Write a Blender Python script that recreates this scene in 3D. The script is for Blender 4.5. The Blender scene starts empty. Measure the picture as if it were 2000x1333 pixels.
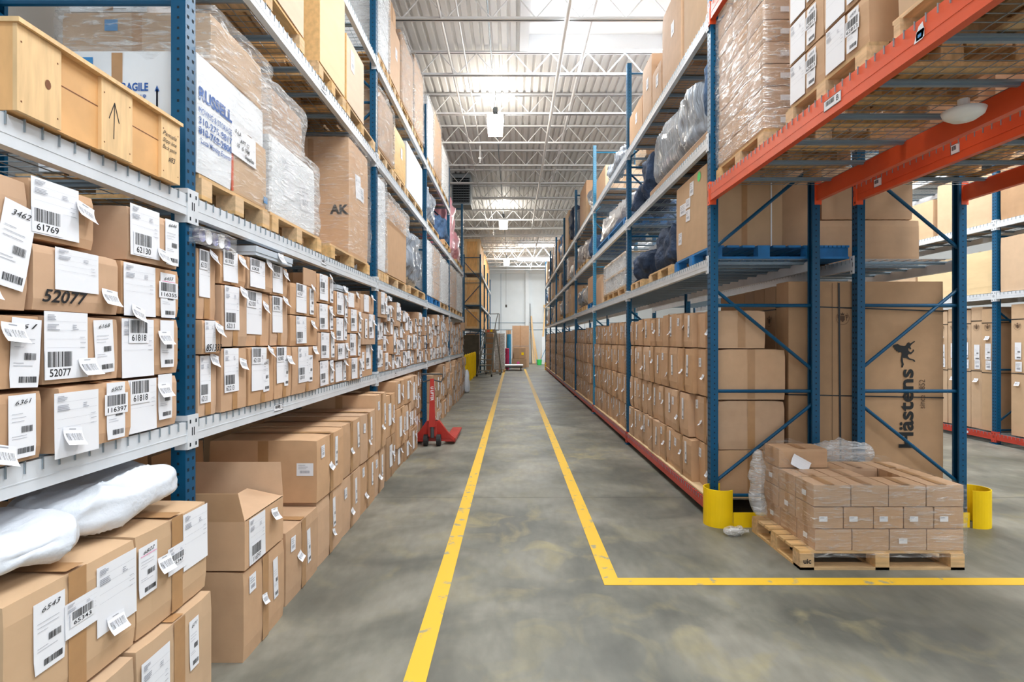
import bpy, bmesh, math, random
from mathutils import Vector, Matrix, noise
PI = math.pi
S = bpy.context.scene
COL = S.collection
F = 1100.0          # focal length in pixels of a 2000 px wide frame
KEEP = 318
CH = 1.65           # camera height
# ---------------------------------------------------------------- camera
cd = bpy.data.cameras.new('camera'); cam = bpy.data.objects.new('camera', cd); COL.objects.link(cam)
cam.location = (0, 0, CH); cam.rotation_euler = (PI/2, 0, 0)
cd.sensor_width = 36; cd.lens = F/2000*36; cd.shift_x = -0.001; cd.shift_y = -0.0008
cd.clip_start = .05; cd.clip_end = 200
S.camera = cam
# ---------------------------------------------------------------- world, exposure, lights
w = bpy.data.worlds.new('world'); S.world = w; w.use_nodes = True
w.node_tree.nodes['Background'].inputs[0].default_value = (.86, .93, 1, 1)
w.node_tree.nodes['Background'].inputs[1].default_value = 1.5
S.view_settings.view_transform = 'Standard'; S.view_settings.look = 'None'
S.view_settings.gamma = 1; S.view_settings.use_curve_mapping = False
S.view_settings.exposure = -0.35
SKY_STRENGTH = 9.0
LAMP_STRENGTH = 60.0
# skylights: (x0, x1, y0, y1); area light under each; all after the first two are added to light the room
SKYLIGHTS = [(.28, 2.72, 8.75, 10.3), (.28, 2.72, 30.3, 31.9), (5.0, 7.4, 30.3, 31.9), (.28, 2.72, 36.0, 37.6), (5.0, 7.4, 14.0, 15.6), (5.0, 7.4, 25.0, 26.6), (.28, 2.72, -2.0, -.4), (.28, 2.72, 3.0, 4.6),
             (5.0, 7.4, 3.0, 4.6), (5.0, 7.4, 8.75, 10.3), (5.0, 7.4, 19.5, 21.0), (5.0, 7.4, -2.0, -.4)]
DECK_Z = 7.0
def area(x, y, z, sx, sy, power, col):
    l = bpy.data.lights.new('daylight', 'AREA'); l.shape = 'RECTANGLE'; l.size = sx; l.size_y = sy; l.energy = power; l.color = col
    o = bpy.data.objects.new('daylight', l); o.location = (x, y, z); COL.objects.link(o); return o
for (a, b, c, d) in SKYLIGHTS:
    area((a+b)/2, (c+d)/2, DECK_Z-.03, b-a-.04, d-c-.04, 420, (.9, .96, 1))
# ---------------------------------------------------------------- helpers
def s2l(c):
    if isinstance(c, str):
        c = tuple(int(c[i:i+2], 16)/255 for i in (0, 2, 4))
    return tuple((v/12.92 if v <= .04045 else ((v+.055)/1.055)**2.4) for v in c)
M = {}
def mat(name, col, rough=.6, metal=0, nz=None, bump=None, vary=0, coat=0, spec=.5, stretch=(1, 1, 1), emit=0, trans=0):
    m = bpy.data.materials.new(name); m.use_nodes = True; M[name] = m
    nt = m.node_tree; N = nt.nodes; L = nt.links; b = N['Principled BSDF']
    c = s2l(col) + (1,)
    b.inputs['Base Color'].default_value = c
    b.inputs['Roughness'].default_value = rough; b.inputs['Metallic'].default_value = metal
    b.inputs['Specular IOR Level'].default_value = spec
    if coat: b.inputs['Coat Weight'].default_value = coat
    if trans: b.inputs['Transmission Weight'].default_value = trans
    if emit:
        b.inputs['Emission Color'].default_value = c; b.inputs['Emission Strength'].default_value = emit
    tc = N.new('ShaderNodeTexCoord'); mp = N.new('ShaderNodeMapping'); mp.inputs['Scale'].default_value = stretch
    L.new(tc.outputs['Object'], mp.inputs[0])
    out = None
    if nz:
        sc, amt = nz[:2]
        n = N.new('ShaderNodeTexNoise'); n.inputs['Scale'].default_value = sc; n.inputs['Detail'].default_value = 5
        L.new(mp.outputs[0], n.inputs['Vector'])
        r = N.new('ShaderNodeMapRange'); r.inputs[1].default_value = .3; r.inputs[2].default_value = .7
        r.inputs[3].default_value = 1-amt; r.inputs[4].default_value = 1+amt
        L.new(n.outputs[0], r.inputs[0])
        h = N.new('ShaderNodeHueSaturation'); h.inputs['Color'].default_value = c
        L.new(r.outputs[0], h.inputs['Value']); out = h
        L.new(h.outputs[0], b.inputs['Base Color'])
    if vary:
        oi = N.new('ShaderNodeObjectInfo'); r2 = N.new('ShaderNodeMapRange')
        r2.inputs[3].default_value = 1-vary; r2.inputs[4].default_value = 1+vary
        L.new(oi.outputs['Random'], r2.inputs[0])
        h2 = N.new('ShaderNodeHueSaturation'); h2.inputs['Color'].default_value = c
        if out: L.new(out.outputs[0], h2.inputs['Color'])
        L.new(r2.outputs[0], h2.inputs['Value'])
        w2 = N.new('ShaderNodeMath'); w2.operation = 'MULTIPLY_ADD'; w2.inputs[1].default_value = 7.31; w2.inputs[2].default_value = .0
        f2 = N.new('ShaderNodeMath'); f2.operation = 'FRACT'; L.new(oi.outputs['Random'], w2.inputs[0]); L.new(w2.outputs[0], f2.inputs[0])
        r3 = N.new('ShaderNodeMapRange'); r3.inputs[3].default_value = 1-vary*1.2; r3.inputs[4].default_value = 1+vary*1.2
        L.new(f2.outputs[0], r3.inputs[0]); L.new(r3.outputs[0], h2.inputs['Saturation'])
        L.new(h2.outputs[0], b.inputs['Base Color'])
    if bump:
        n = N.new('ShaderNodeTexNoise'); n.inputs['Scale'].default_value = bump[0]; n.inputs['Detail'].default_value = 6
        L.new(mp.outputs[0], n.inputs['Vector'])
        bp = N.new('ShaderNodeBump'); bp.inputs['Strength'].default_value = bump[1]; bp.inputs['Distance'].default_value = bump[2] if len(bump) > 2 else .02
        L.new(n.outputs[0], bp.inputs['Height']); L.new(bp.outputs[0], b.inputs['Normal'])
    return m
def film(name, base=.14, streak=.45, col=(.95, .96, .97), gl=.35):
    """thin clear stretch film: mostly see-through, with crinkled glossy highlights and whitish folds, partly painted glints"""
    m = bpy.data.materials.new(name); m.use_nodes = True; M[name] = m
    nt = m.node_tree; N = nt.nodes; L = nt.links; N.remove(N['Principled BSDF']); o = N['Material Output']
    tc = N.new('ShaderNodeTexCoord'); mp = N.new('ShaderNodeMapping'); mp.inputs['Scale'].default_value = (1.6, 1.6, 9.0); mp.inputs['Rotation'].default_value = (.12, .5, .1)
    L.new(tc.outputs['Object'], mp.inputs[0])
    n = N.new('ShaderNodeTexNoise'); n.inputs['Scale'].default_value = 5; n.inputs['Detail'].default_value = 8; n.inputs['Distortion'].default_value = 1.0
    L.new(mp.outputs[0], n.inputs['Vector'])
    bp = N.new('ShaderNodeBump'); bp.inputs['Strength'].default_value = .9; bp.inputs['Distance'].default_value = .03; L.new(n.outputs[0], bp.inputs['Height'])
    r = N.new('ShaderNodeMapRange'); r.inputs[1].default_value = .5; r.inputs[2].default_value = .72; r.inputs[3].default_value = base; r.inputs[4].default_value = base+streak  # diffuse white streaks: film folds, and glints put into the colour
    L.new(n.outputs[0], r.inputs[0])
    t = N.new('ShaderNodeBsdfTransparent'); d = N.new('ShaderNodeBsdfDiffuse'); d.inputs[0].default_value = col+(1,)
    g = N.new('ShaderNodeBsdfGlossy'); g.inputs['Roughness'].default_value = .16
    L.new(bp.outputs[0], g.inputs['Normal']); L.new(bp.outputs[0], d.inputs['Normal'])
    dg = N.new('ShaderNodeMixShader'); dg.inputs[0].default_value = gl; L.new(d.outputs[0], dg.inputs[1]); L.new(g.outputs[0], dg.inputs[2])
    mx = N.new('ShaderNodeMixShader'); L.new(r.outputs[0], mx.inputs[0]); L.new(t.outputs[0], mx.inputs[1]); L.new(dg.outputs[0], mx.inputs[2])
    L.new(mx.outputs[0], o.inputs['Surface']); return m
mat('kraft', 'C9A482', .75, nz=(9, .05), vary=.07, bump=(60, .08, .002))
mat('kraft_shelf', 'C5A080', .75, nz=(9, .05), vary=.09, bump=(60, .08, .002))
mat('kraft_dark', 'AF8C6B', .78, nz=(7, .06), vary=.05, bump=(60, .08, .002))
mat('kraft_tan', 'C9A988', .78, nz=(7, .05), vary=.05)
mat('tape', 'B48A60', .3, nz=(14, .07))
mat('paper', 'EFF0F5', .6, vary=.02)
mat('ink', '17181C', .6)
mat('grey_ink', 'A9ABB4', .6)
mat('blue_ink', '2A5DA8', .6)
mat('pink_ink', 'E8569B', .6)
mat('steel_blue', '044D72', .38, nz=(5, .1), spec=.35)
mat('light_blue', '2E86AE', .35, nz=(5, .1), spec=.6)
mat('hole', '071722', .8)
mat('beam_white', 'D6DADF', .4, nz=(6, .06))
mat('orange', 'E4572A', .38, nz=(4, .07), spec=.6)
mat('red_steel', 'C2402F', .4, nz=(6, .1))
mat('galv', '9AA5AD', .38, metal=.5, nz=(12, .1))
mat('bar_grey', '8EA0AE', .4, metal=.25, nz=(8, .05))
mat('pallet_wood', 'D2AE80', .8, nz=(5, .22), vary=.1, bump=(20, .3, .004), stretch=(1, 6, 6))
mat('plywood', 'E3C79C', .65, nz=(3, .06), vary=.04, stretch=(1, 1, 5))
mat('pink_ply', 'DDBFA4', .65, nz=(3, .05), stretch=(1, 1, 5))
mat('pine', 'DDB57C', .55, nz=(5, .12), vary=.05, stretch=(1, 6, 6))
mat('crate_pine', 'E2A860', .6, nz=(4, .16), vary=.08, stretch=(1, 4, 1))
mat('crate_edge', 'E3BE8C', .6, nz=(5, .13), stretch=(8, 3, 1))
mat('knot', '7A4A2A', .7)
mat('blue_pallet', '1E74B4', .6, nz=(9, .2))
mat('safety_yellow', 'FFD312', .5, nz=(6, .04), spec=.25)
mat('white_box', 'E7EAEE', .6, nz=(6, .03))
mat('grey_lid', 'C3CCD6', .35)
mat('white_sack', 'D9DEE6', .42, bump=(4.5, .8, .05), nz=(4, .05))
mat('silver_wrap', '98A2AF', .2, bump=(4, 1.0, .08), nz=(4, .3), coat=.6, spec=.9, vary=.1, stretch=(5, 1, 1))
mat('grey_wrap', 'B4B2B2', .28, bump=(6, 1.0, .07), nz=(3, .14), coat=.4, vary=.12)
mat('quilt_blue', '45648A', .7, bump=(10, 1.0, .05), nz=(7, .35))
mat('quilt_navy', '2C3F5C', .7, bump=(8, 1.0, .06), nz=(5, .35))
mat('pink_wrap', 'EFA9B6', .3, bump=(5, .7, .04), nz=(3, .14), coat=.4)
mat('pink_solid', 'D95472', .5)
mat('lilac', '5B5C8E', .35, nz=(24, .5), coat=.4)
mat('wall_paint', 'E4E8EA', .7, nz=(2, .02))
mat('ceiling_paint', 'F0F0F0', .6)
mat('joist_paint', 'EDEEF0', .5)
mat('dark_steel', '45484A', .5)
mat('ladder_grey', '7B7A72', .5, nz=(9, .15))
mat('rubber', '1C1C1E', .7)
mat('jack_red', 'B8322A', .35, nz=(6, .1), spec=.6)
mat('lens_white', 'F4F4F2', .3)
mat('lamp_glow', 'FFF3E0', .5, emit=LAMP_STRENGTH)
mat('dark_ply', '4A4236', .8, nz=(5, .2))
mat('tape_blue', '3D8CC8', .6)
mat('magenta', 'A51E4C', .5)
mat('green', '3FD768', .5)
mat('black_strap', '1B1D20', .45)
mat('crest_ink', '5A4330', .7)
mat('horse_ink', '101214', .6)
mat('foam_red', 'C9532E', .7)
film('film', .17, .7, gl=.5)
film('film_white', .30, .5, gl=.3)
film('film_light', .09, .42, gl=.55)

def tag(o, label=None, cat=None, group=None, kind=None):
    if label: o['label'] = label
    if cat: o['category'] = cat
    if group: o['group'] = group
    if kind or label: o['kind'] = kind or 'thing'
    return o
def empty(name, loc=(0, 0, 0), rz=0, label=None, cat=None, group=None):
    o = bpy.data.objects.new(name, None); o.empty_display_size = .1; COL.objects.link(o)
    o.location = loc; o.rotation_euler = (0, 0, rz); return tag(o, label, cat, group)
def link(name, me, parent=None, loc=(0, 0, 0), rot=(0, 0, 0)):
    o = bpy.data.objects.new(name, me); COL.objects.link(o); o.location = loc; o.rotation_euler = rot
    if parent: o.parent = parent
    return o
def copy_tree(o, parent=None, loc=None, rz=None):
    c = o.copy(); COL.objects.link(c); c.parent = parent
    if loc is not None: c.location = loc
    if rz is not None: c.rotation_euler = (0, 0, rz)
    for ch in list(o.children): copy_tree(ch, c)
    return c
TXT = {}
def text_geo(s, size=1.0, bold=0.0, shear=0.0):
    k = (s, bold, shear)
    if k not in TXT:
        cu = bpy.data.curves.new('t', 'FONT'); cu.body = s; cu.size = 1; cu.offset = bold; cu.shear = shear; cu.resolution_u = 3
        cu.align_x = 'CENTER'; cu.align_y = 'CENTER'; cu.fill_mode = 'FRONT'
        ob = bpy.data.objects.new('t', cu); me = ob.to_mesh()
        v = [(p.co.x, p.co.y) for p in me.vertices]; f = [tuple(p.vertices) for p in me.polygons]
        ob.to_mesh_clear(); bpy.data.objects.remove(ob); bpy.data.curves.remove(cu)
        TXT[k] = (v, f)
    v, f = TXT[k]
    return [(x*size, y*size) for x, y in v], f
class MB:
    """gathers shapes and links them as one mesh"""
    def __init__(s): s.v = []; s.f = []; s.m = []
    def add(s, vs, fs, m=0):
        n = len(s.v); s.v += [tuple(p) for p in vs]; s.f += [tuple(i+n for i in f) for f in fs]; s.m += [m]*len(fs)
    def box(s, x0, x1, y0, y1, z0, z1, m=0):
        s.add([(x0,y0,z0),(x1,y0,z0),(x1,y1,z0),(x0,y1,z0),(x0,y0,z1),(x1,y0,z1),(x1,y1,z1),(x0,y1,z1)],
              [(0,3,2,1),(4,5,6,7),(0,1,5,4),(1,2,6,5),(2,3,7,6),(3,0,4,7)], m); return s
    def cbox(s, c, d, m=0): return s.box(c[0]-d[0]/2, c[0]+d[0]/2, c[1]-d[1]/2, c[1]+d[1]/2, c[2]-d[2]/2, c[2]+d[2]/2, m)
    def quad(s, p, m=0): s.add(p, [tuple(range(len(p)))], m)
    def tube(s, pts, r, n=8, m=0, cap=True):
        pts = [Vector(p) for p in pts]; rings = []; up = Vector((0, 0, 1))
        for i, p in enumerate(pts):
            t = (pts[min(i+1, len(pts)-1)]-pts[max(i-1, 0)]).normalized()
            a = t.cross(up)
            if a.length < .01: a = t.cross(Vector((1, 0, 0)))
            a.normalize(); b = t.cross(a); rr = r[i] if isinstance(r, (list, tuple)) else r
            rings.append([p+(a*math.cos(2*PI*k/n)+b*math.sin(2*PI*k/n))*rr for k in range(n)])
        vs = [q for g in rings for q in g]; fs = []
        for i in range(len(rings)-1):
            for k in range(n):
                fs.append((i*n+k, i*n+(k+1) % n, (i+1)*n+(k+1) % n, (i+1)*n+k))
        if cap: fs += [tuple(range(n)), tuple(range(len(vs)-1, len(vs)-n-1, -1))]
        s.add(vs, fs, m); return s
    def bar(s, a, b, w, t, m=0):
        """flat bar from a to b; w across, t thick"""
        a, b = Vector(a), Vector(b); d = (b-a).normalized(); u = d.cross(Vector((0, 1, 0)))
        if u.length < .05: u = d.cross(Vector((1, 0, 0)))
        u.normalize(); q = d.cross(u).normalized(); u *= w/2; q *= t/2
        s.add([a-u-q, a+u-q, a+u+q, a-u+q, b-u-q, b+u-q, b+u+q, b-u+q], [(0,3,2,1),(4,5,6,7),(0,1,5,4),(1,2,6,5),(2,3,7,6),(3,0,4,7)], m); return s
    def ink(s, x0, x1, z0, z1, m=1, y=-.0008):
        s.quad([(x0, y, z0), (x1, y, z0), (x1, y, z1), (x0, y, z1)], m)
    def text(s, t, x, z, size, m=1, y=-.001, rot=0, bold=0.0, shear=0.0, wfit=None):
        v, f = text_geo(t, size, bold, shear)
        if wfit and v:
            wd = max(a for a, b in v)-min(a for a, b in v); k = wfit/wd if wd else 1; v = [(a*k, b) for a, b in v]
        c, q = math.cos(rot), math.sin(rot)
        s.add([(x+a*c-b*q, y, z+a*q+b*c) for a, b in v], f, m)
    def mesh(s, name, mats, smooth=False):
        me = bpy.data.meshes.new(name); me.from_pydata(s.v, [], s.f)
        for k in mats: me.materials.append(M[k])
        if any(s.m): me.polygons.foreach_set('material_index', s.m)
        if smooth: me.polygons.foreach_set('use_smooth', [True]*len(s.f))
        me.update(); return me
    def build(s, name, mats, parent=None, loc=(0, 0, 0), rot=(0, 0, 0), smooth=False):
        if isinstance(mats, str): mats = [mats]
        return link(name, s.mesh(name, mats, smooth), parent, loc, rot)
ORD = ['', 'first', 'second', 'third', 'fourth', 'fifth', 'sixth', 'seventh', 'eighth', 'ninth', 'tenth', 'eleventh', 'twelfth', 'thirteenth', 'fourteenth', 'fifteenth', 'sixteenth', 'seventeenth', 'eighteenth', 'nineteenth', 'twentieth']
def o_(n): return ORD[n] if n < len(ORD) else '%dth' % n
def frombottom(r, n):
    return 'bottom' if r == 0 else ('top' if r == n-1 else o_(r+1)+' up')
# ---------------------------------------------------------------- placing: side L faces +X, side R faces -X, side C faces the camera (-Y)
def place(side, xf, y0, y1, z):
    if side == 'L': return (-xf, (y0+y1)/2, z), PI/2
    if side == 'R': return (xf, (y0+y1)/2, z), -PI/2
    return ((y0+y1)/2, xf, z), 0      # C: here xf is the Y of the front face and y0..y1 its X range
# ---------------------------------------------------------------- labels on cartons (front faces -Y, origin at their centre)
LAB = {}
def bars(mb, x0, x1, z0, z1, seed, f=lambda z: -.0008, m=1):
    r = random.Random(seed); x = x0
    while x < x1:
        a = r.choice((.35, .7, 1.1))*(x1-x0)/26; b = r.choice((.35, .7))*(x1-x0)/26
        e = min(x+a, x1)
        mb.quad([(x, f(z0), z0), (e, f(z0), z0), (e, f(z1), z1), (x, f(z1), z1)], m); x = e+b
def paper(mb, w, h, curl=0, n=5, m=0, tilt=.0, rnd=0):
    zs = [h/2-h*i/n for i in range(n+1)]
    f = lambda z: -curl*((h/2-z)/h)**2 - .0004
    for i in range(n):
        za, zb = zs[i], zs[i+1]
        ia = 0
        ib = .04*w if (rnd and i == n-1) else 0
        mb.quad([(-w/2+ib, f(zb), zb), (w/2-ib, f(zb), zb), (w/2-ia, f(za), za), (-w/2+ia, f(za), za)], m)
        mb.quad([(-w/2+ia, f(za)+.0004, za), (w/2-ia, f(za)+.0004, za), (w/2-ib, f(zb)+.0004, zb), (-w/2+ib, f(zb)+.0004, zb)], m)
    return f
def lab_sheet(w, h, num=None, bu=.3, bv=.25, seed=0):
    k = ('sheet', round(w, 3), round(h, 3), num, bu, bv, seed)
    if k in LAB: return LAB[k]
    mb = MB(); paper(mb, w, h, .002); r = random.Random(seed); y = -.0032
    for i in range(4): mb.ink(-w*.44, -w*.44+w*r.uniform(.12, .22), h*(.44-.022*i), h*(.452-.022*i), 2, y)
    for i in range(4): mb.ink(-w*.44, -w*.44+w*r.uniform(.18, .28), h*(.30-.025*i), h*(.313-.025*i), 2, y)
    for i in range(3): mb.ink(w*.12, w*.12+w*r.uniform(.08, .14), h*(.30-.03*i), h*(.312-.03*i), 2, y)
    for i in range(3): mb.ink(w*.3, w*r.uniform(.38, .45), h*(.12-.08*i), h*(.128-.08*i), 2, y)
    for i in range(4): mb.ink(-w*.45, w*.45, h*(.355-.13*i), h*(.3575-.13*i), 2, y)
    if num:
        bw, bh = min(.125, w*.75), min(.1, h*.45); cx = (bu-.5)*w; cz = (bv-.5)*h
        cx = max(-w/2+bw/2, min(w/2-bw/2, cx)); cz = max(-h/2+bh/2, min(h/2-bh/2, cz))
        mb.quad([(cx-bw/2, y-.0006, cz-bh/2), (cx+bw/2, y-.0006, cz-bh/2), (cx+bw/2, y-.0006, cz+bh/2), (cx-bw/2, y-.0006, cz+bh/2)], 0)
        bars(mb, cx-bw*.42, cx+bw*.42, cz-bh*.08, cz+bh*.44, hash(num) % 999 if not num.isdigit() else int(num), lambda z: y-.001)
        mb.text(num, cx, cz-bh*.29, bh*.36, 1, y-.0012, bold=.01, wfit=bw*.72)
    me = mb.mesh('sheet', [M_.name for M_ in (M['paper'], M['ink'], M['grey_ink'])]); LAB[k] = me; return me
def lab_slip(w, h, hand=None, pink=False, seed=0, num=None):
    k = ('slip', round(w, 3), round(h, 3), hand, pink, seed, num)
    if k in LAB: return LAB[k]
    mb = MB(); paper(mb, w, h, .0015, rnd=1); y = -.0026; r = random.Random(seed)
    if hand: mb.text(hand, 0, h*.38, h*.1, 1, y, shear=.35, wfit=w*.6, rot=.08)
    if pink: mb.ink(-w*.42, w*.45, h*.305, h*.315, 3, y)
    for i in range(3): mb.ink(-w*.4, w*r.uniform(-.1, .3), h*(.2-.06*i), h*(.207-.06*i), 2, y)
    bars(mb, -w*.05, w*.35, -h*.1, 0, seed+3, lambda z: y)
    for i in range(2): mb.ink(-w*.4, w*r.uniform(-.1, .3), h*(-.15-.04*i), h*(-.143-.04*i), 2, y)
    bars(mb, -w*.2, w*.4, -h*.43, -h*.34, seed+5, lambda z: y)
    if num:
        bw, bh = w*1.25, h*.36; cz = h*.12
        mb.quad([(-bw/2, y-.0006, cz-bh/2), (bw/2, y-.0006, cz-bh/2), (bw/2, y-.0006, cz+bh/2), (-bw/2, y-.0006, cz+bh/2)], 0)
        bars(mb, -bw*.4, bw*.4, cz-bh*.08, cz+bh*.44, int(num), lambda z: y-.001)
        mb.text(num, 0, cz-bh*.29, bh*.32, 1, y-.0012, bold=.01, wfit=bw*.82)
    me = mb.mesh('slip', ['paper', 'ink', 'grey_ink', 'pink_ink']); LAB[k] = me; return me
def lab_tag(seed=0, w=.085, h=.06):
    k = ('tag', seed, w)
    if k in LAB: return LAB[k]
    mb = MB(); f = paper(mb, w, h, .022+.006*(seed % 3), 5)
    for i in range(1): mb.ink(-w*.2, w*.15, h*.36, h*.42, 2, f(h*.4)-.0008)
    g = lambda z: f(z)-.001
    r = random.Random(seed); x = -w*.4
    while x < w*.4:
        for j in range(2):
            za, zb = h*(-.25+.2*j), h*(-.05+.2*j)
            mb.quad([(x, g(za), za), (x+w*.012, g(za), za), (x+w*.012, g(zb), zb), (x, g(zb), zb)], 1 if r.random() > .35 else 2)
        x += w*r.choice((.025, .035, .05))
    me = mb.mesh('tag', ['paper', 'ink', 'grey_ink']); LAB[k] = me; return me
def lab_note(w, h, seed=0):
    k = ('note', w, h, seed)
    if k in LAB: return LAB[k]
    mb = MB(); paper(mb, w, h, .001, 2); y = -.002; r = random.Random(seed)
    for i in range(3): mb.ink(-w*.4, w*r.uniform(-.1, .4), h*(.32-.14*i), h*(.36-.14*i), 2, y)
    bars(mb, -w*.3, w*.3, -h*.3, -h*.08, seed, lambda z: y, 2)
    me = mb.mesh('note', ['paper', 'ink', 'grey_ink']); LAB[k] = me; return me
def stick(box, me, name, x, z, rot=0, y=-.0015):
    """a paper stuck on the front face of a carton"""
    return link(name, me, box, (x, y, z), (0, rot, 0))
# ---------------------------------------------------------------- cartons
def carton_mesh(w, h, d, seed, mt='kraft', tapev=True, wide=.055, sag=1.0, tape_h=False, seam=True):
    bm = bmesh.new(); n = 6; r = random.Random(seed)
    bmesh.ops.create_cube(bm, size=2); bmesh.ops.subdivide_edges(bm, edges=bm.edges, cuts=n-1, use_grid_fill=True)
    a = [r.uniform(.2, 1)*sag for _ in range(8)]; off = Vector((seed*.37 % 50, seed*1.13 % 50, 0))
    for v in bm.verts:
        x, y, z = v.co
        ex, ey, ez = abs(x)**10, abs(y)**10, abs(z)**10
        nx = noise.noise(Vector((x*.8, y*.8, z*.8))+off)
        px = x*w/2*(1-.006*(ez+ey)*a[0]) ; py = y; pz = z
        dy = .007*(ex*a[1]+ez*a[2]) + .004*abs(nx)*sag
        if y < 0: Y = 0 + dy*abs(y)
        else: Y = d-dy
        if abs(y) < .999: Y = d*(y+1)/2
        if abs(y) < .999 and (ex > .9 or ez > .9): pass
        Z = h*(z+1)/2
        if z > .999: Z = h - .006*(ex+ey)*a[3] - .004*sag*(1-ex)*(nx+1)
        if abs(x) > .999: px = math.copysign(w/2 - .004*(ez)*a[4] - (.006*sag*max(0, nx)*(1-ez)*(1-ey)), x)
        v.co = (px, Y, Z)
    vs = [v.co.copy() for v in bm.verts]; fs = [tuple(v.index for v in f.verts) for f in bm.faces]; bm.verts.index_update(); fs = [tuple(v.index for v in f.verts) for f in bm.faces]
    bm.free(); mb = MB(); mb.add(vs, fs, 0)
    t = wide/2; e = .0012; dark = 2
    tx = r.uniform(-.03, .03)*w
    if tapev:
        mb.quad([(tx-t, -e, .004), (tx+t, -e, .004), (tx+t, -e, h-.004), (tx-t, -e, h-.004)], 1)
    if seam:
        mb.quad([(tx-t, .006, h+e), (tx+t, .006, h+e), (tx+t, d-.02, h+e), (tx-t, d-.02, h+e)], 1)
        for s_ in (-1, 1):      # where the flaps fold, on both ends
            X = s_*(w/2+.0006); q = [(X, d*.5-t, h*.02), (X, d*.5+t, h*.02), (X, d*.5+t, h*.98), (X, d*.5-t, h*.98)]
            mb.quad(q if s_ > 0 else q[::-1], 1)
    return mb.mesh('carton', [mt, 'tape', 'ink'])
SEED = [100]
def carton(side, xf, y0, y1, z0, z1, depth, label, group=None, mt='kraft', name='carton', gap=.004, cat='carton', **kw):
    SEED[0] += 1
    w = abs(y1-y0)-gap*2; h = z1-z0-.003
    loc, rz = place(side, xf, y0, y1, z0)
    o = link(name, carton_mesh(w, h, depth, SEED[0], mt, **kw), None, loc, (0, 0, rz))
    tag(o, label, cat, group); o['w'] = w; o['h'] = h
    return o
def floor_labels(o, seed, nsmall=1):
    """the labels on a big carton: a square one, a tall slip and a small curled tag"""
    r = random.Random(seed); w, h = o['w'], o['h']; k = min(1, w/.5)
    if r.random() < .85: stick(o, lab_note(.075, .09, seed % 5), 'square_label', -w*.36+r.uniform(-.01, .04), h*r.uniform(.68, .82), r.uniform(-.1, .1))
    sl = min(.23, h*.62)
    stick(o, lab_slip(.062, sl, None, False, seed % 6), 'tall_label', w*r.uniform(.12, .36), h*.55+r.uniform(-.03, .06), r.uniform(-.07, .07))
    stick(o, lab_tag(seed % 4, .062, .05), 'curled_tag', w*r.uniform(-.2, .1), h*r.uniform(.3, .6), r.uniform(-.4, .3))
def shelf_labels(o, seed, num=None, hand=None, su=.4, bu=.3, bv=.75, su2=None, numslip=None, pink=False, tagp=None, sheet_h=.9):
    r = random.Random(seed); w, h = o['w'], o['h']
    if w > .34:
        sw, sh = .2, min(.26, h*sheet_h)
    else:
        sw, sh = w*.56, min(.24, h*sheet_h)
    stick(o, lab_sheet(round(sw, 2), round(sh, 2), num, bu, bv, seed % 4), 'sheet_label', (su-.5)*w, h-sh/2-.006, r.uniform(-.02, .02))
    if su2 is not None:
        lw = min(.085, w*.26); lh = min(.2, h*.86)
        stick(o, lab_slip(round(lw, 2), round(lh, 2), hand, pink, seed % 5, numslip), 'slip_label', (su2-.5)*w, h*.5+r.uniform(-.01, .01), r.uniform(-.04, .04), -.003)
    tx, tz = tagp if tagp else (r.uniform(.55, .8), r.uniform(.3, .8))
    stick(o, lab_tag(seed % 4), 'curled_tag', (tx-.5)*w, h*tz, r.uniform(.0, .35), -.006)
# ---------------------------------------------------------------- pallets
PAL = {}
def pallet(side, xf, y0, y1, z0, depth, label, mt='pallet_wood', h=.125, front=3, group='wooden pallets', cat='pallet'):
    w = round(abs(y1-y0), 2); k = (w, round(depth, 2), mt, h, front); loc, rz = place(side, xf, y0, y1, z0)
    if k in PAL:
        o = copy_tree(PAL[k], None, loc, rz)
    else:
        o = empty('pallet', loc, rz); d = depth; t = .02; bh = h-2*t-.0
        nb = 7
        for i in range(nb):
            y = d*(i+.5)/nb; MB().box(-w/2, w/2, y-d/nb*.4, y+d/nb*.4, h-t, h).build('top_board', mt, o)
        for i in range(front):
            x = -w/2+.05+(w-.1)*i/(front-1)
            if front == 3 and d > .6:
                for j in range(3):
                    y = .055+(d-.11)*j/2; MB().box(x-.05, x+.05, y-.055, y+.055, t, h-t).build('block', mt, o)
                MB().box(x-.05, x+.05, 0, d, 0, t).build('bottom_board', mt, o)
            else:
                MB().box(x-.022, x+.022, 0, d, t, h-t).build('stringer', mt, o)
        if not (front == 3 and d > .6):
            for j in range(3):
                y = .05+(d-.1)*j/2; MB().box(-w/2, w/2, y-.045, y+.045, 0, t).build('bottom_board', mt, o)
        PAL[k] = o
    return tag(o, label, cat, group)
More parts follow.
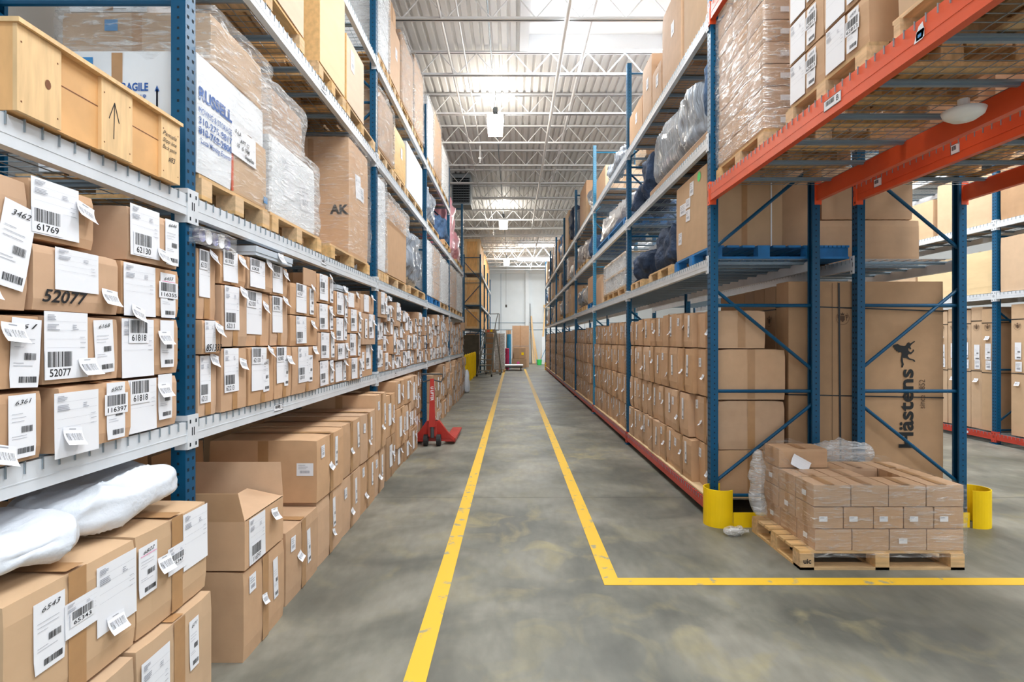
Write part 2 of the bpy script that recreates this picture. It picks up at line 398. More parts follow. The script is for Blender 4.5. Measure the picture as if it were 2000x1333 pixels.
# ---------------------------------------------------------------- soft things and film
def blob_mesh(w, d, h, seed, pw=3.0, amp=.04, freq=3.0, mt='white_sack', nu=40, nv=24, flat=True, extra=None, mats=None, crease=0):
    mb = MB(); vs = []; off = Vector((seed*1.7 % 90, seed*.9 % 70, seed*.31 % 60))
    def sp(c, e): return math.copysign(abs(c)**(2/e), c)
    for j in range(nv+1):
        ph = -PI/2+PI*j/nv
        for i in range(nu):
            th = 2*PI*i/nu
            x = sp(math.cos(ph), pw)*sp(math.cos(th), pw); y = sp(math.cos(ph), pw)*sp(math.sin(th), pw); z = sp(math.sin(ph), pw)
            p = Vector((x*w/2, y*d/2, z*h/2))
            q = p*freq+off
            nn = noise.noise(q)*amp + noise.noise(q*2.7)*amp*.45
            if crease: nn -= crease*abs(noise.noise(Vector((q.x*1.3, q.y*1.3, q.z*.5))))**.5
            dr = Vector((x/w if w else 0, y/d, z/h)); dr = dr.normalized() if dr.length > 1e-6 else Vector((0, 0, 1))
            p += dr*nn
            if flat and p.z < -h/2+.01: p.z = -h/2
            vs.append((p.x, p.y+d/2, p.z+h/2))
    fs = [(j*nu+i, j*nu+(i+1) % nu, (j+1)*nu+(i+1) % nu, (j+1)*nu+i) for j in range(nv) for i in range(nu)]
    mb.add(vs, fs)
    zmin = min(v[2] for v in vs)
    mb.v = [(a, b, max(c, 0)) if flat else (a, b, c) for a, b, c in mb.v]
    return mb.mesh('blob', mats or [mt], smooth=True)
def blob(side, xf, y0, y1, z0, z1, depth, name, label, cat, mt, seed=1, group=None, **kw):
    loc, rz = place(side, xf, y0, y1, z0)
    o = link(name, blob_mesh(abs(y1-y0), depth, z1-z0, seed, mt=mt, **kw), None, loc, (0, 0, rz)); return tag(o, label, cat, group)
def film_mesh(w, d, h, seed, amp=.012, mt='film', g=.008, tie=None, top=True):
    mb = MB(); nx, nz = 18, 16; off = Vector((seed*2.3 % 80, seed % 50, 0)); X, Y = w/2+g, d+g
    loop = [(-X+2*X*i/nx, -g) for i in range(nx)]+[(X, -g+(Y+g)*i/nx) for i in range(nx)]+[(X-2*X*i/nx, Y) for i in range(nx)]+[(-X, Y-(Y+g)*i/nx) for i in range(nx)]
    n = len(loop); vs = []
    for j in range(nz+1):
        z = (h+g)*j/nz
        for x, y in loop:
            q = Vector((x*3, y*3, z*5))+off; k = abs(noise.noise(q))*amp*1.6+abs(noise.noise(q*2.5))*amp*.6
            cx, cy = x, y-d/2; l = math.hypot(cx, cy)
            s = 1+k/l
            vs.append((cx*s, cy*s+d/2, z+noise.noise(q*1.3)*amp*(.5 if j else 0)))
    fs = [(j*n+i, j*n+(i+1) % n, (j+1)*n+(i+1) % n, (j+1)*n+i) for j in range(nz) for i in range(n)]
    mb.add(vs, fs)
    if top:
        b = nz*n; c = len(mb.v); mb.v.append((0, d/2, h+g+.004))
        for i in range(n): mb.f.append((b+i, b+(i+1) % n, c)); mb.m.append(0)
    return mb.mesh('film', [mt], smooth=True)
def wrap(side, xf, y0, y1, z0, z1, depth, label, seed=1, mt='film', group='stretch film around pallet loads', **kw):
    loc, rz = place(side, xf, y0, y1, z0+.002)
    o = link('stretch_film', film_mesh(abs(y1-y0), depth, z1-z0, seed, mt=mt, **kw), None, loc, (0, 0, rz)); return tag(o, label, 'plastic wrap', group)
# ================================================================ THE ROOM
BAY = 3.76
XR0, XR1, XL0 = 14.0, 41.0, -3.4
def concrete():
    m = bpy.data.materials.new('concrete'); m.use_nodes = True; M['concrete'] = m
    nt = m.node_tree; N = nt.nodes; L = nt.links; b = N['Principled BSDF']
    tc = N.new('ShaderNodeTexCoord')
    def nz(sc, det, st=(1, 1, 1), dist=0):
        mp = N.new('ShaderNodeMapping'); mp.inputs['Scale'].default_value = st; L.new(tc.outputs['Object'], mp.inputs[0])
        n = N.new('ShaderNodeTexNoise'); n.inputs['Scale'].default_value = sc; n.inputs['Detail'].default_value = det; n.inputs['Distortion'].default_value = dist
        L.new(mp.outputs[0], n.inputs['Vector']); return n
    def ramp(n, pts):
        r = N.new('ShaderNodeValToRGB'); e = r.color_ramp.elements
        e[0].position, e[0].color = pts[0][0], s2l(pts[0][1])+(1,); e[1].position, e[1].color = pts[-1][0], s2l(pts[-1][1])+(1,)
        for p, c in pts[1:-1]:
            q = e.new(p); q.color = s2l(c)+(1,)
        L.new(n.outputs[0], r.inputs[0]); return r
    a = ramp(nz(1.1, 9, (1, 1, 1), .6), [(.34, '565750'), (.5, '706F65'), (.66, '8A877C')])
    y = nz(2.6, 8, (1.2, 1, 1), .8); yr = N.new('ShaderNodeMapRange'); yr.inputs[1].default_value = .5; yr.inputs[2].default_value = .68; yr.inputs[4].default_value = .75
    L.new(y.outputs[0], yr.inputs[0])
    big = nz(.35, 3); br = N.new('ShaderNodeMapRange'); br.inputs[1].default_value = .4; br.inputs[2].default_value = .62; L.new(big.outputs[0], br.inputs[0])
    mu = N.new('ShaderNodeMath'); mu.operation = 'MULTIPLY'; L.new(yr.outputs[0], mu.inputs[0]); L.new(br.outputs[0], mu.inputs[1])
    mx = N.new('ShaderNodeMix'); mx.data_type = 'RGBA'; L.new(mu.outputs[0], mx.inputs[0]); L.new(a.outputs[0], mx.inputs[6]); mx.inputs[7].default_value = s2l('A1966F')+(1,)
    s = nz(14, 8, (1, .35, 1)); sr = N.new('ShaderNodeMapRange'); sr.inputs[1].default_value = .3; sr.inputs[2].default_value = .7; sr.inputs[3].default_value = .86; sr.inputs[4].default_value = 1.1
    L.new(s.outputs[0], sr.inputs[0]); h = N.new('ShaderNodeHueSaturation'); L.new(mx.outputs[2], h.inputs['Color']); L.new(sr.outputs[0], h.inputs['Value'])
    L.new(h.outputs[0], b.inputs['Base Color'])
    rr = N.new('ShaderNodeMapRange'); rr.inputs[3].default_value = .3; rr.inputs[4].default_value = .62; L.new(y.outputs[0], rr.inputs[0]); L.new(rr.outputs[0], b.inputs['Roughness'])
    bp = N.new('ShaderNodeBump'); bp.inputs['Strength'].default_value = .12; bp.inputs['Distance'].default_value = .01; L.new(s.outputs[0], bp.inputs['Height']); L.new(bp.outputs[0], b.inputs['Normal'])
def worn(name, col, under, amt=.62):
    m = mat(name, col, .5); nt = m.node_tree; N = nt.nodes; L = nt.links; b = N['Principled BSDF']
    tc = N.new('ShaderNodeTexCoord'); n = N.new('ShaderNodeTexNoise'); n.inputs['Scale'].default_value = 9; n.inputs['Detail'].default_value = 9
    L.new(tc.outputs['Object'], n.inputs['Vector'])
    r = N.new('ShaderNodeMapRange'); r.inputs[1].default_value = amt; r.inputs[2].default_value = amt+.06; L.new(n.outputs[0], r.inputs[0])
    mx = N.new('ShaderNodeMix'); mx.data_type = 'RGBA'; L.new(r.outputs[0], mx.inputs[0]); mx.inputs[6].default_value = s2l(col)+(1,); mx.inputs[7].default_value = s2l(under)+(1,)
    L.new(mx.outputs[2], b.inputs['Base Color'])
concrete(); worn('line_paint', 'E8B92C', 'A39A78', .6)
mat('joint', '4A4944', .8)
mb = MB(); mb.box(XL0, XR0, -6, XR1, -.2, 0); fl = mb.build('floor', ['concrete']); tag(fl, kind='structure')
mb = MB()
for y in (5.9, 12.0, 18.2, 24.4): mb.quad([(XL0, y, .0012), (XR0, y, .0012), (XR0, y+.005, .0012), (XL0, y+.005, .0012)])
o = mb.build('trim_1', 'joint'); tag(o, kind='structure')
for nm, pts, lb in (('floor_line', [(-.53, -2.5), (-.42, -2.5), (-.42, 32), (-.53, 32)], 'long yellow painted line on the jack side of the aisle'),
                    ('floor_line', [(.615, 3.79), (.725, 3.9), (.725, 32), (.615, 32)], 'yellow painted line on the carton-wall side of the aisle, up to the corner'),
                    ('floor_line', [(.615, 3.79), (9.5, 3.79), (9.5, 3.9), (.725, 3.9)], 'yellow painted line crossing the floor in front of the loaded pallet')):
    mb = MB(); n = len(pts); mb.add([(x, y, .003) for x, y in pts]+[(x, y, .0005) for x, y in pts], [(0, 1, 2, 3)]+[(i, i+4, (i+1) % 4+4, (i+1) % 4) for i in range(4)])
    tag(mb.build(nm, 'line_paint'), lb, 'floor marking', 'yellow floor lines')
# walls
mb = MB(); mb.box(XL0-.2, XL0, -6, XR1, 0, 7.3); tag(mb.build('wall_left', 'wall_paint'), kind='structure')
mb = MB(); mb.box(XR0, XR0+.2, -6, XR1, 0, 7.3); tag(mb.build('wall_right', 'wall_paint'), kind='structure')
mb = MB(); mb.box(XL0, XR0, XR1, XR1+.2, 0, 7.3); tag(mb.build('wall_back', 'wall_paint'), kind='structure')
mb = MB()
for z in (2.4, 2.9): mb.box(XL0, XR0, XR1-.025, XR1, z, z+.04)
for x in (-3.0, -.9, 3.2, 5.2): mb.box(x, x+.03, XR1-.02, XR1, 0, 7)
tag(mb.build('trim_2', 'bar_grey'), kind='structure')
mb = MB(); mb.box(.9, 1.18, XR1-.3, XR1, 0, 7); tag(mb.build('trim_3', 'wall_paint'), kind='structure')
mb = MB(); mb.box(XL0, XR0, XR1-.12, XR1, 6.5, 7.0); tag(mb.build('trim_4', 'ceiling_paint'), kind='structure')
# ribbed steel roof deck with openings for the skylights
mb = MB(); P = .16; Y0, Y1 = -6, XR1; x = XL0
while x < XR0:
    cuts = sorted((c, d) for a, b, c, d in SKYLIGHTS if x+P > a and x < b)
    segs = []; y = Y0
    for c, d in cuts: segs.append((y, c)); y = d
    segs.append((y, Y1))
    prof = [(x, DECK_Z), (x+.09, DECK_Z), (x+.105, DECK_Z+.045), (x+.145, DECK_Z+.045), (x+P, DECK_Z)]
    for a, b in segs:
        for (xa, za), (xb, zb) in zip(prof, prof[1:]):
            mb.quad([(xa, a, za), (xa, b, za), (xb, b, zb), (xb, a, zb)])
            mb.quad([(xa, a, za+.03), (xb, a, zb+.03), (xb, b, zb+.03), (xa, b, za+.03)])
    x += P
tag(mb.build('ceiling', 'ceiling_paint'), kind='structure')
for i, (a, b, c, d) in enumerate(SKYLIGHTS):  # skylights after the second are added for their light
    mb = MB(); t = .06; z0, z1 = DECK_Z-.06, DECK_Z+.25
    mb.box(a-t-.1, a, c-t, d+t, z0, z1); mb.box(b, b+t+.1, c-t, d+t, z0, z1); mb.box(a, b, c-t, c, z0, z1); mb.box(a, b, d, d+t, z0, z1)
    mb.box(a-t, b+t, c-t, d+t, z1, z1+.04, 1)
    tag(mb.build('window_%d' % (i+1), ['joist_paint', 'lens_white']), kind='structure')
# roof joists across the room
def joist(y, label, big=False):
    zt, zb = DECK_Z-.02, (6.52 if not big else 6.2); r = .022 if not big else .04
    o = empty('roof_joist', (0, y, zb), 0, label, 'roof joist', 'open-web steel roof joists')
    H = zt-zb; x0, x1 = XL0, XR0
    for z in (0, H-.05):
        m_ = MB(); m_.box(x0, x1, -.045, -.008, z, z+.006); m_.box(x0, x1, .008, .045, z, z+.006); m_.box(x0, x1, -.014, -.008, z, z+.05); m_.box(x0, x1, .008, .014, z, z+.05)
        m_.build('bottom_chord' if z == 0 else 'top_chord', 'joist_paint', o)
    st = .34 if not big else .5; n = int((x1-x0)/st); st = (x1-x0)/n
    web = MB(); pts = [(x0+i*st, 0, .03 if i % 2 else H-.04) for i in range(n+1)]
    for p, q in zip(pts, pts[1:]): web.tube([p, q], .011 if not big else .025, 5, cap=False)
    web.build('web', 'joist_paint', o); return o
y = 8.57-1.795*5; i = 1
while y < XR1-.5:
    joist(y, 'white open-web steel roof joist, %s counting from the camera end' % o_(i), abs(y-32.1) < .9); y += 1.795; i += 1
# pipes and conduit under the roof
def pipe(pts, r, label, name='sprinkler_pipe', cat='pipe', mt='joist_paint'):
    mb = MB(); mb.tube(pts, r, 10); o = mb.build(name, mt, smooth=True); return tag(o, label, cat, 'pipes and conduits under the roof')
pipe([(.80, -5, 6.40), (.80, 22, 6.40), (.80, 24, 6.4), (-2.0, 24, 6.4)], .035, 'thick white pipe running along the aisle under the skylight, turning off at its far end')
pipe([(1.22, -5, 6.62), (1.22, 40, 6.62)], .03, 'white pipe beside the thick one, under the skylight')
pipe([(-1.10, -5, 6.56), (-1.10, 38, 6.56)], .022, 'thin white pipe above the jack-side rack')
pipe([(-.84, -5, 6.6), (-.84, 38, 6.6)], .014, 'thinnest white pipe next to the grey conduit')
pipe([(-.40, -5, 6.9), (-.40, 33, 6.9)], .012, 'grey conduit that feeds the hanging lamps', 'conduit', 'conduit', 'bar_grey')
for y, yy in ((14.3, 0), (24.2, 0)):
    mb = MB(); mb.tube([(-.84, y, 6.6), (-.84, y, 6.15)], .014, 8); mb.box(-.88, -.80, y-.02, y+.02, 6.25, 6.29)
    tag(mb.build('sprinkler_drop', 'joist_paint'), 'short white sprinkler drop hanging behind the %s hanging lamp' % ('biggest' if y < 20 else 'second'), 'sprinkler', 'sprinkler drops')
# high-bay lamps
def lamp(x, y, z, label):
    pl = bpy.data.lights.new('ceiling_fill', 'POINT'); pl.energy = 75; pl.color = (1, .94, .84); pl.shadow_soft_size = .03; po = bpy.data.objects.new('ceiling_fill', pl); COL.objects.link(po)  # added point light above the housing, brightens the ceiling
    o = empty('hanging_lamp', (x, y, z), 0, label, 'ceiling lamp', 'hanging warehouse lamps')
    po.parent = o; po.location = (0, 0, .68)
    MB().box(-.18, .18, -.14, .14, .34, .42).build('housing', 'joist_paint', o)
    m_ = MB(); m_.tube([(0, 0, .42), (0, 0, .62)], .03, 8); m_.tube([(0, 0, .6), (0, 0, DECK_Z-z-.02)], .007, 6); m_.box(-.05, .05, -.05, .05, .5, .6); m_.build('hanger', 'dark_steel', o)
    l = MB(); l.add([(-.17,-.13,.34),(.17,-.13,.34),(.17,.13,.34),(-.17,.13,.34),(-.15,-.11,.03),(.15,-.11,.03),(.15,.11,.03),(-.15,.11,.03),(0,-.02,0),(0,.02,0)],
                    [(0,1,5,4),(1,2,6,5),(2,3,7,6),(3,0,4,7),(4,5,8),(5,6,9,8),(6,7,9),(7,4,8,9)]); l.build('lens', 'lamp_glow', o)
for y, t in ((12.06, 'glowing white hanging lamp over the aisle, the biggest in view'), (22.2, 'second glowing hanging lamp down the aisle'), (33.0, 'glowing hanging lamp by the back wall, smallest in view'), (2.0, 'hanging lamp above and behind the view over the aisle')):
    lamp(-.38, y, 6.02, t)
for y, t in ((2.0, 'first'), (12.0, 'second'), (22.0, 'third'), (33.0, 'fourth')): lamp(5.9, y, 6.02, 'added unseen hanging lamp lighting the roof over the second aisle, %s from the camera' % t)  # unseen extra lamps, put in to lift the ceiling brightness
# unit heater
o = empty('unit_heater', (-1.66, 18.0, 5.98), 0, 'grey louvred unit heater hanging under the roof beyond the jack-side rack', 'heater')
mb = MB(); mb.box(-.31, .31, 0, .7, 0, 1.0); mb.box(-.27, .27, -.004, 0, .05, .86, 1); mb.build('casing', ['galv', 'hole'], o)
for i in range(10): mb = MB(); mb.box(-.27, .27, -.02, -.006, .07+i*.08, .085+i*.08); mb.build('louvre', 'galv', o)
for i in range(7): mb = MB(); mb.box(-.24+i*.08-.006, -.24+i*.08+.006, -.03, -.02, .05, .86); mb.build('vane', 'dark_steel', o)
MB().tube([(-.2, .35, 1.0), (-.2, .35, 1.05)], .01).tube([(.2, .35, 1.0), (.2, .35, 1.05)], .01).build('hanger_rod', 'dark_steel', o)
# ================================================================ RACKS
PH = .05
def post_mesh(sgn, h, mt):
    mb = MB(); x0, x1 = (0, .085) if sgn > 0 else (-.085, 0); y1 = .07
    mb.box(x0, x1, 0, .004, 0, h); mb.box(x0, x0+.004, .004, y1, 0, h); mb.box(x1-.004, x1, .004, y1, 0, h)
    mb.box(x0+.004, x0+.02, y1-.004, y1, 0, h); mb.box(x1-.02, x1-.004, y1-.004, y1, 0, h); mb.box(x0, x1, 0, y1, h-.003, h)
    z = .12
    while z < h-.03:
        for u in (.26, .74):
            x = x0+.085*u
            mb.quad([(x-.007, -.0006, z-.008), (x+.007, -.0006, z-.008), (x+.009, -.0006, z+.008), (x-.009, -.0006, z+.008)], 1)
        for X in (x0-.0006, x1+.0006):
            q = [(X, .03, z-.022), (X, .041, z-.022), (X, .041, z-.010), (X, .03, z-.010)]
            mb.quad(q if X > x0 else q[::-1], 1)
        z += PH
    return mb.mesh('post', [mt, 'hole'])
PM = {}
def frame(side, xf, y, label, depth=1.0, h=5.95, mt='steel_blue', group='blue upright frames', flip=False):
    sgn = 1 if side == 'L' else -1
    k = (side, depth, h, mt, flip); loc = (-xf if side == 'L' else xf, y, 0); rz = PI/2*sgn
    if k in PM: o = copy_tree(PM[k], None, loc, rz)
    else:
        o = empty('upright_frame', loc, rz); me = post_mesh(sgn, h, mt)
        link('post', me, o); b = link('post', me, o, (sgn*.085, depth, 0), (0, 0, PI))
        xm = sgn*.0425; r = .016; a, c = .05, depth-.05
        hz = [.22, 1.18, 1.97, 3.3, 4.4, h-.15]
        for z in hz: MB().tube([(xm, a, z), (xm, c, z)], r, 8).build('horizontal_brace', mt, o)
        ds = [(.34, 1.06, 0), (1.38, 2.12, 1), (2.5, 3.25, 0), (3.45, 4.3, 1), (4.55, 5.4, 0)]
        for z0, z1, f in ds:
            p, q = (a, z0), (c, z1)
            if (f == 1) != flip: p, q = (a, z1), (c, z0)
            MB().tube([(xm, p[0], p[1]), (xm, q[0], q[1])], r, 8).build('diagonal_brace', mt, o)
        for yy in (-.02, depth-.09): MB().box(sgn*.0425-.07, sgn*.0425+.07, yy, yy+.11, 0, .008).build('foot_plate', mt, o)
        PM[k] = o
    return tag(o, label, 'rack frame', group)
BM = {}
def beam(side, xf, y0, y1, z, label, mt='beam_white', h=.1, back=False, depth=1.0, group='white shelf beams', tagged=None, conn_mt=None):
    """horizontal beam, top at z, between the posts at y0 and y1"""
    W = y1-y0-.085; yc = (y0+.085+y1)/2; sgn = 1 if side == 'L' else -1
    loc, rz = place(side, xf, yc-.1, yc+.1, z)
    if back:
        dx = depth if side == 'R' else -depth; loc = (loc[0]+dx, loc[1], loc[2]); rz += PI
    k = (round(W, 3), mt, h)
    if k in BM:
        o = BM[k].copy(); COL.objects.link(o); o.location = loc; o.rotation_euler = (0, 0, rz)
        for ch in BM[k].children:
            if ch.name.startswith('connector'): copy_tree(ch, o)
    else:
        mb = MB(); mb.box(-W/2, W/2, -.008, .036, -h, -.012); mb.box(-W/2, W/2, -.008, .012, -.012, 0); mb.box(-W/2, W/2, -.0095, -.008, -h*.62, -h*.58)
        o = mb.build('shelf_beam', [mt]); BM[k] = o
        for s in (-1, 1):
            c = MB(); e = s*W/2; a, b = sorted((e-s*.004, e+s*.046)); c.box(a, b, -.013, -.003, -h-.035, .03)
            a, b = sorted((e-s*.004, e)); c.box(a, b, -.003, .05, -h-.035, .03)
            for zz in (-.0, -h-.012):
                c.quad([(e+s*.018-.006, -.0136, zz-.01), (e+s*.018+.006, -.0136, zz-.01), (e+s*.018+.006, -.0136, zz+.008), (e+s*.018-.006, -.0136, zz+.008)], 1)
            c.quad([(e+s*.034-.004, -.0136, -h*.7), (e+s*.034+.004, -.0136, -h*.7), (e+s*.034+.004, -.0136, -h*.3), (e+s*.034-.004, -.0136, -h*.3)], 1)
            c.build('connector', [mt, 'hole'], o)
        o.location = loc; o.rotation_euler = (0, 0, rz)
    return tag(o, label, 'rack beam', group), (loc, rz)
DK = {}
def deck(side, xf, y0, y1, z, label, depth=1.0, nbar=8, group='wire mesh decks'):
    W = y1-y0-.1; yc = (y0+.085+y1)/2; loc, rz = place(side, xf, yc-.1, yc+.1, z)
    k = (round(W, 3), depth, nbar)
    if k in DK: o = copy_tree(DK[k], None, loc, rz)
    else:
        mb = MB(); n = int(W/.068); t = .0019
        for i in range(n+1):
            x = -W/2+W*i/n; mb.box(x-t, x+t, -.012, depth+.012, .001, .001+2*t); mb.box(x-t, x+t, -.0145, -.0095, -.035, .006)
        m_ = int(depth/.105)
        for i in range(m_+1):
            y = .02+(depth-.04)*i/m_; mb.box(-W/2, W/2, y-t, y+t, .001-2*t, .001)
        o = mb.build('wire_deck', 'galv'); o.location = loc; o.rotation_euler = (0, 0, rz)
        for i in range(nbar):
            x = -W/2+W*(i+.5)/nbar; b = MB(); b.box(x-.03, x+.03, .037, depth-.037, -.016, -.0045); b.box(x-.012, x+.012, .037, depth-.037, -.03, -.016); b.build('support_bar', 'bar_grey', o)
        DK[k] = o
    return tag(o, label, 'shelf deck', group)
def beam_plate(side, xf, y, z, w=.13, h=.05, txt='', parent=None, name='label_plate', label='white shelf label'):
    mb = MB(); mb.box(-w/2, w/2, -.0015, 0, -h/2, h/2); mb.ink(-w/2, w/2, -h/2, h/2, 0, -.0016)
    for a, b, c, d in ((-w/2, w/2, h/2-.003, h/2), (-w/2, w/2, -h/2, -h/2+.003), (-w/2, -w/2+.003, -h/2, h/2), (w/2-.003, w/2, -h/2, h/2)): mb.ink(a, b, c, d, 1, -.0019)
    bars(mb, -w*.38, w*.12, -h*.1, h*.34, 77, lambda z: -.002)
    mb.text(txt, w*.30, .0, h*.75, 1, -.002, bold=.015)
    loc, rz = place(side, xf, y-.1, y+.1, z); o = mb.build(name, ['paper', 'ink'], None, loc, (0, 0, rz)); 
    if parent:
        bpy.context.view_layer.update(); o.parent = parent; o.matrix_parent_inverse = parent.matrix_world.inverted()
    else: tag(o, label, 'label')
    return o
bayL = [2.71+BAY*k for k in range(-1, 5)]
LVL = [1.256, 2.352, 3.78, 4.90]; LN = ['lowest', 'second', 'third', 'top']
XF_L = 1.576
for i, y in enumerate(bayL): frame('L', XF_L, y, 'blue upright frame of the jack-side rack, %s' % (('beside the camera', 'first in view', 'second in view', 'third in view', 'fourth in view', 'at its far end')[i]))
BAYN = ['first', 'second', 'third', 'fourth', 'fifth', 'sixth', 'seventh', 'eighth']
for i in range(5):
    for j, z in enumerate(LVL):
        if (i, j) == (4, 3): continue
        o, q = beam('L', XF_L, bayL[i], bayL[i+1], z, 'white front beam of the %s shelf, jack-side rack, %s bay' % (LN[j], BAYN[i]))
        if i < 4: 
            yy = bayL[i]+(1.05 if j < 1 else 1.95)
            if (j, i) != (1, 0): beam_plate('L', XF_L-.0096, yy, z-.055, .14 if j == 0 else .12, .045, 'B 17' if j == 0 else 'C', o)
        beam('L', XF_L, bayL[i], bayL[i+1], z, 'white back beam of the %s shelf, jack-side rack, %s bay' % (LN[j], BAYN[i]), back=True)
        deck('L', XF_L, bayL[i], bayL[i+1], z, 'wire mesh deck of the %s shelf, jack-side rack, %s bay' % (LN[j], BAYN[i]))
bayR = [5.15+BAY*k for k in range(-1, 8)]
LVR = [2.40, 3.53, 4.64]
for i, y in enumerate(bayR):
    mt = 'light_blue' if i == 3 else 'steel_blue'
    frame('R', 1.807, y, '%s upright frame of the carton-wall rack, %s' % ('bright blue' if i == 3 else 'blue', ['out of view', 'standing in the yellow guard', 'second along the aisle', 'third along the aisle', 'fourth along the aisle', 'fifth along the aisle', 'sixth along the aisle', 'seventh along the aisle', 'at the far end'][i]), h=6.04, mt=mt)
    if i < 4: frame('R', 3.15, y, 'blue upright frame of the back-to-back rear rack, %s' % ['out of view', 'behind the wrapped pallet', 'second along', 'third along'][i], h=6.04, group='blue upright frames', flip=True)
RN = ['lower', 'middle', 'upper']
for i in range(1, 8):
    for xf, nm, last in ((1.807, 'carton-wall rack', 8), (3.15, 'passage rear rack', 3)):
        if i > last-(0 if last == 8 else 1): continue
        for j, z in enumerate(LVR):
            beam('R', xf, bayR[i], bayR[i+1], z, 'white front beam of the %s shelf, %s, %s bay' % (RN[j], nm, BAYN[i-1]))
            beam('R', xf, bayR[i], bayR[i+1], z, 'white back beam of the %s shelf, %s, %s bay' % (RN[j], nm, BAYN[i-1]), back=True)
            deck('R', xf, bayR[i], bayR[i+1], z, 'wire mesh deck of the %s shelf, %s, %s bay' % (RN[j], nm, BAYN[i-1]), nbar=14 if j == 0 else 8)
    beam('R', 1.807, bayR[i], bayR[i+1], .165, 'red base beam under the cartons, carton-wall rack, %s bay' % BAYN[i-1], mt='red_steel', group='red base beams')
    beam('R', 1.807, bayR[i], bayR[i+1], .165, 'red rear base beam, carton-wall rack, %s bay' % BAYN[i-1], mt='red_steel', back=True, group='red base beams')
    deck('R', 1.807, bayR[i], bayR[i+1], .165, 'wire mesh base deck, carton-wall rack, %s bay' % BAYN[i-1])
    mb = MB(); mb.box(-1.82, 1.82, .0, .98, 0, .016); loc, rz = place('R', 1.812, bayR[i]+.085, bayR[i+1], .173)
    tag(mb.build('plywood_sheet', 'plywood', None, loc, (0, 0, rz)), 'thin plywood sheet under the carton wall, carton-wall rack, %s bay' % BAYN[i-1], 'plywood', 'plywood sheets on the base deck')
for i in (1, 2):
    beam('R', 3.15, bayR[i], bayR[i+1], .165, 'red base beam under the tall cartons, passage rear rack, %s bay' % BAYN[i-1], mt='red_steel', group='red base beams')
    deck('R', 3.15, bayR[i], bayR[i+1], .165, 'wire mesh base deck, passage rear rack, %s bay' % BAYN[i-1])
# the orange-beamed bay over the cross passage
for xf, nm in ((1.807, 'aisle-side rack'), (3.15, 'rear rack')):
    for z, ln in ((3.07, 'lower'), (4.72, 'upper')):
        fr, _ = beam('R', xf, bayR[0], bayR[1], z, 'orange front beam of the %s, %s level over the passage' % (nm, ln), mt='orange', h=.145, group='orange beams')
        bk, _ = beam('R', xf, bayR[0], bayR[1], z, 'orange back beam of the %s, %s level over the passage' % (nm, ln), mt='orange', h=.145, back=True, group='orange beams')
        deck('R', xf, bayR[0], bayR[1], z, 'wire mesh deck of the %s, %s level over the passage' % (nm, ln))
        if z < 4 and xf < 2:
            beam_plate('R', xf-.0096, 3.17, z-.075, .17, .06, 'B', fr)
            mb = MB(); mb.ink(-.02, .03, -.03, .01, 0, -.001); mb.quad([(-.035, -.001, -.035), (.02, -.001, -.035), (.03, -.001, .0), (.02, -.001, .04), (-.005, -.001, .03), (-.02, -.001, 0)], 0); mb.ink(-.01, .012, -.02, -.005, 1, -.0014)
            loc, rz = place('R', xf-.0098, 2.39, 2.59, z-.06); s_ = mb.build('torn_sticker', ['paper', 'tape_blue'], None, loc, (0, 0, rz)); bpy.context.view_layer.update(); s_.parent = fr; s_.matrix_parent_inverse = fr.matrix_world.inverted()
        if z < 4 and xf > 2:
            for yy, ww in ((4.85, .1), (4.0, .08), (3.35, .09)):
                beam_plate('R', xf-.0096, yy, z-.06, ww, .07, '', fr)
# far rack across the second aisle
bayC = [5.15, 8.91, 12.67, 16.43]
for i, y in enumerate(bayC): frame('R', 7.65, y, 'blue upright frame of the rack across the second aisle, %s' % ['hidden behind the tall carton', 'the one in view', 'second in view', 'last'][i], h=6.04)
for i in range(3):
    for j, z in enumerate(LVR):
        beam('R', 7.65, bayC[i], bayC[i+1], z, 'white front beam of the %s shelf, rack across the second aisle, %s bay' % (RN[j], BAYN[i]))
        beam('R', 7.65, bayC[i], bayC[i+1], z, 'white back beam of the %s shelf, rack across the second aisle, %s bay' % (RN[j], BAYN[i]), back=True)
        deck('R', 7.65, bayC[i], bayC[i+1], z, 'wire mesh deck of the %s shelf, rack across the second aisle, %s bay' % (RN[j], BAYN[i]))
    b_, _ = beam('R', 7.65, bayC[i], bayC[i+1], .165, 'red base beam of the rack across the second aisle, %s bay' % BAYN[i], mt='red_steel', group='red base beams')
    deck('R', 7.65, bayC[i], bayC[i+1], .165, 'wire mesh base deck of the rack across the second aisle, %s bay' % BAYN[i])
    beam_plate('R', 7.65-.0096, bayC[i]+3.2, .11, .12, .045, '', b_); beam_plate('R', 7.65-.0096, bayC[i]+.6, .11, .12, .045, '', b_)
# far rack on the left with the timber crates
bayD = [27+BAY*k for k in range(4)]
for i, y in enumerate(bayD): frame('L', 1.53, y, 'dark blue upright frame of the far crate rack, %s' % ['front', 'second', 'third', 'last'][i], depth=.86, h=5.77)
LVD = [2.20, 3.36, 4.90]
for i in range(3):
    for j, z in enumerate(LVD):
        beam('L', 1.53, bayD[i], bayD[i+1], z, 'white front beam of the %s shelf, far crate rack, %s bay' % (RN[j], BAYN[i]), depth=.86)
        beam('L', 1.53, bayD[i], bayD[i+1], z, 'white back beam of the %s shelf, far crate rack, %s bay' % (RN[j], BAYN[i]), back=True, depth=.86)
        deck('L', 1.53, bayD[i], bayD[i+1], z, 'wire mesh deck of the %s shelf, far crate rack, %s bay' % (RN[j], BAYN[i]), depth=.86)
# ================================================================ GOODS: jack-side rack
def zl(px, X=1.56): return X*F/(1002-px)          # depth of a point seen at px on a plane X to the left
def hl(py, y): return CH-(py-665)*y/F
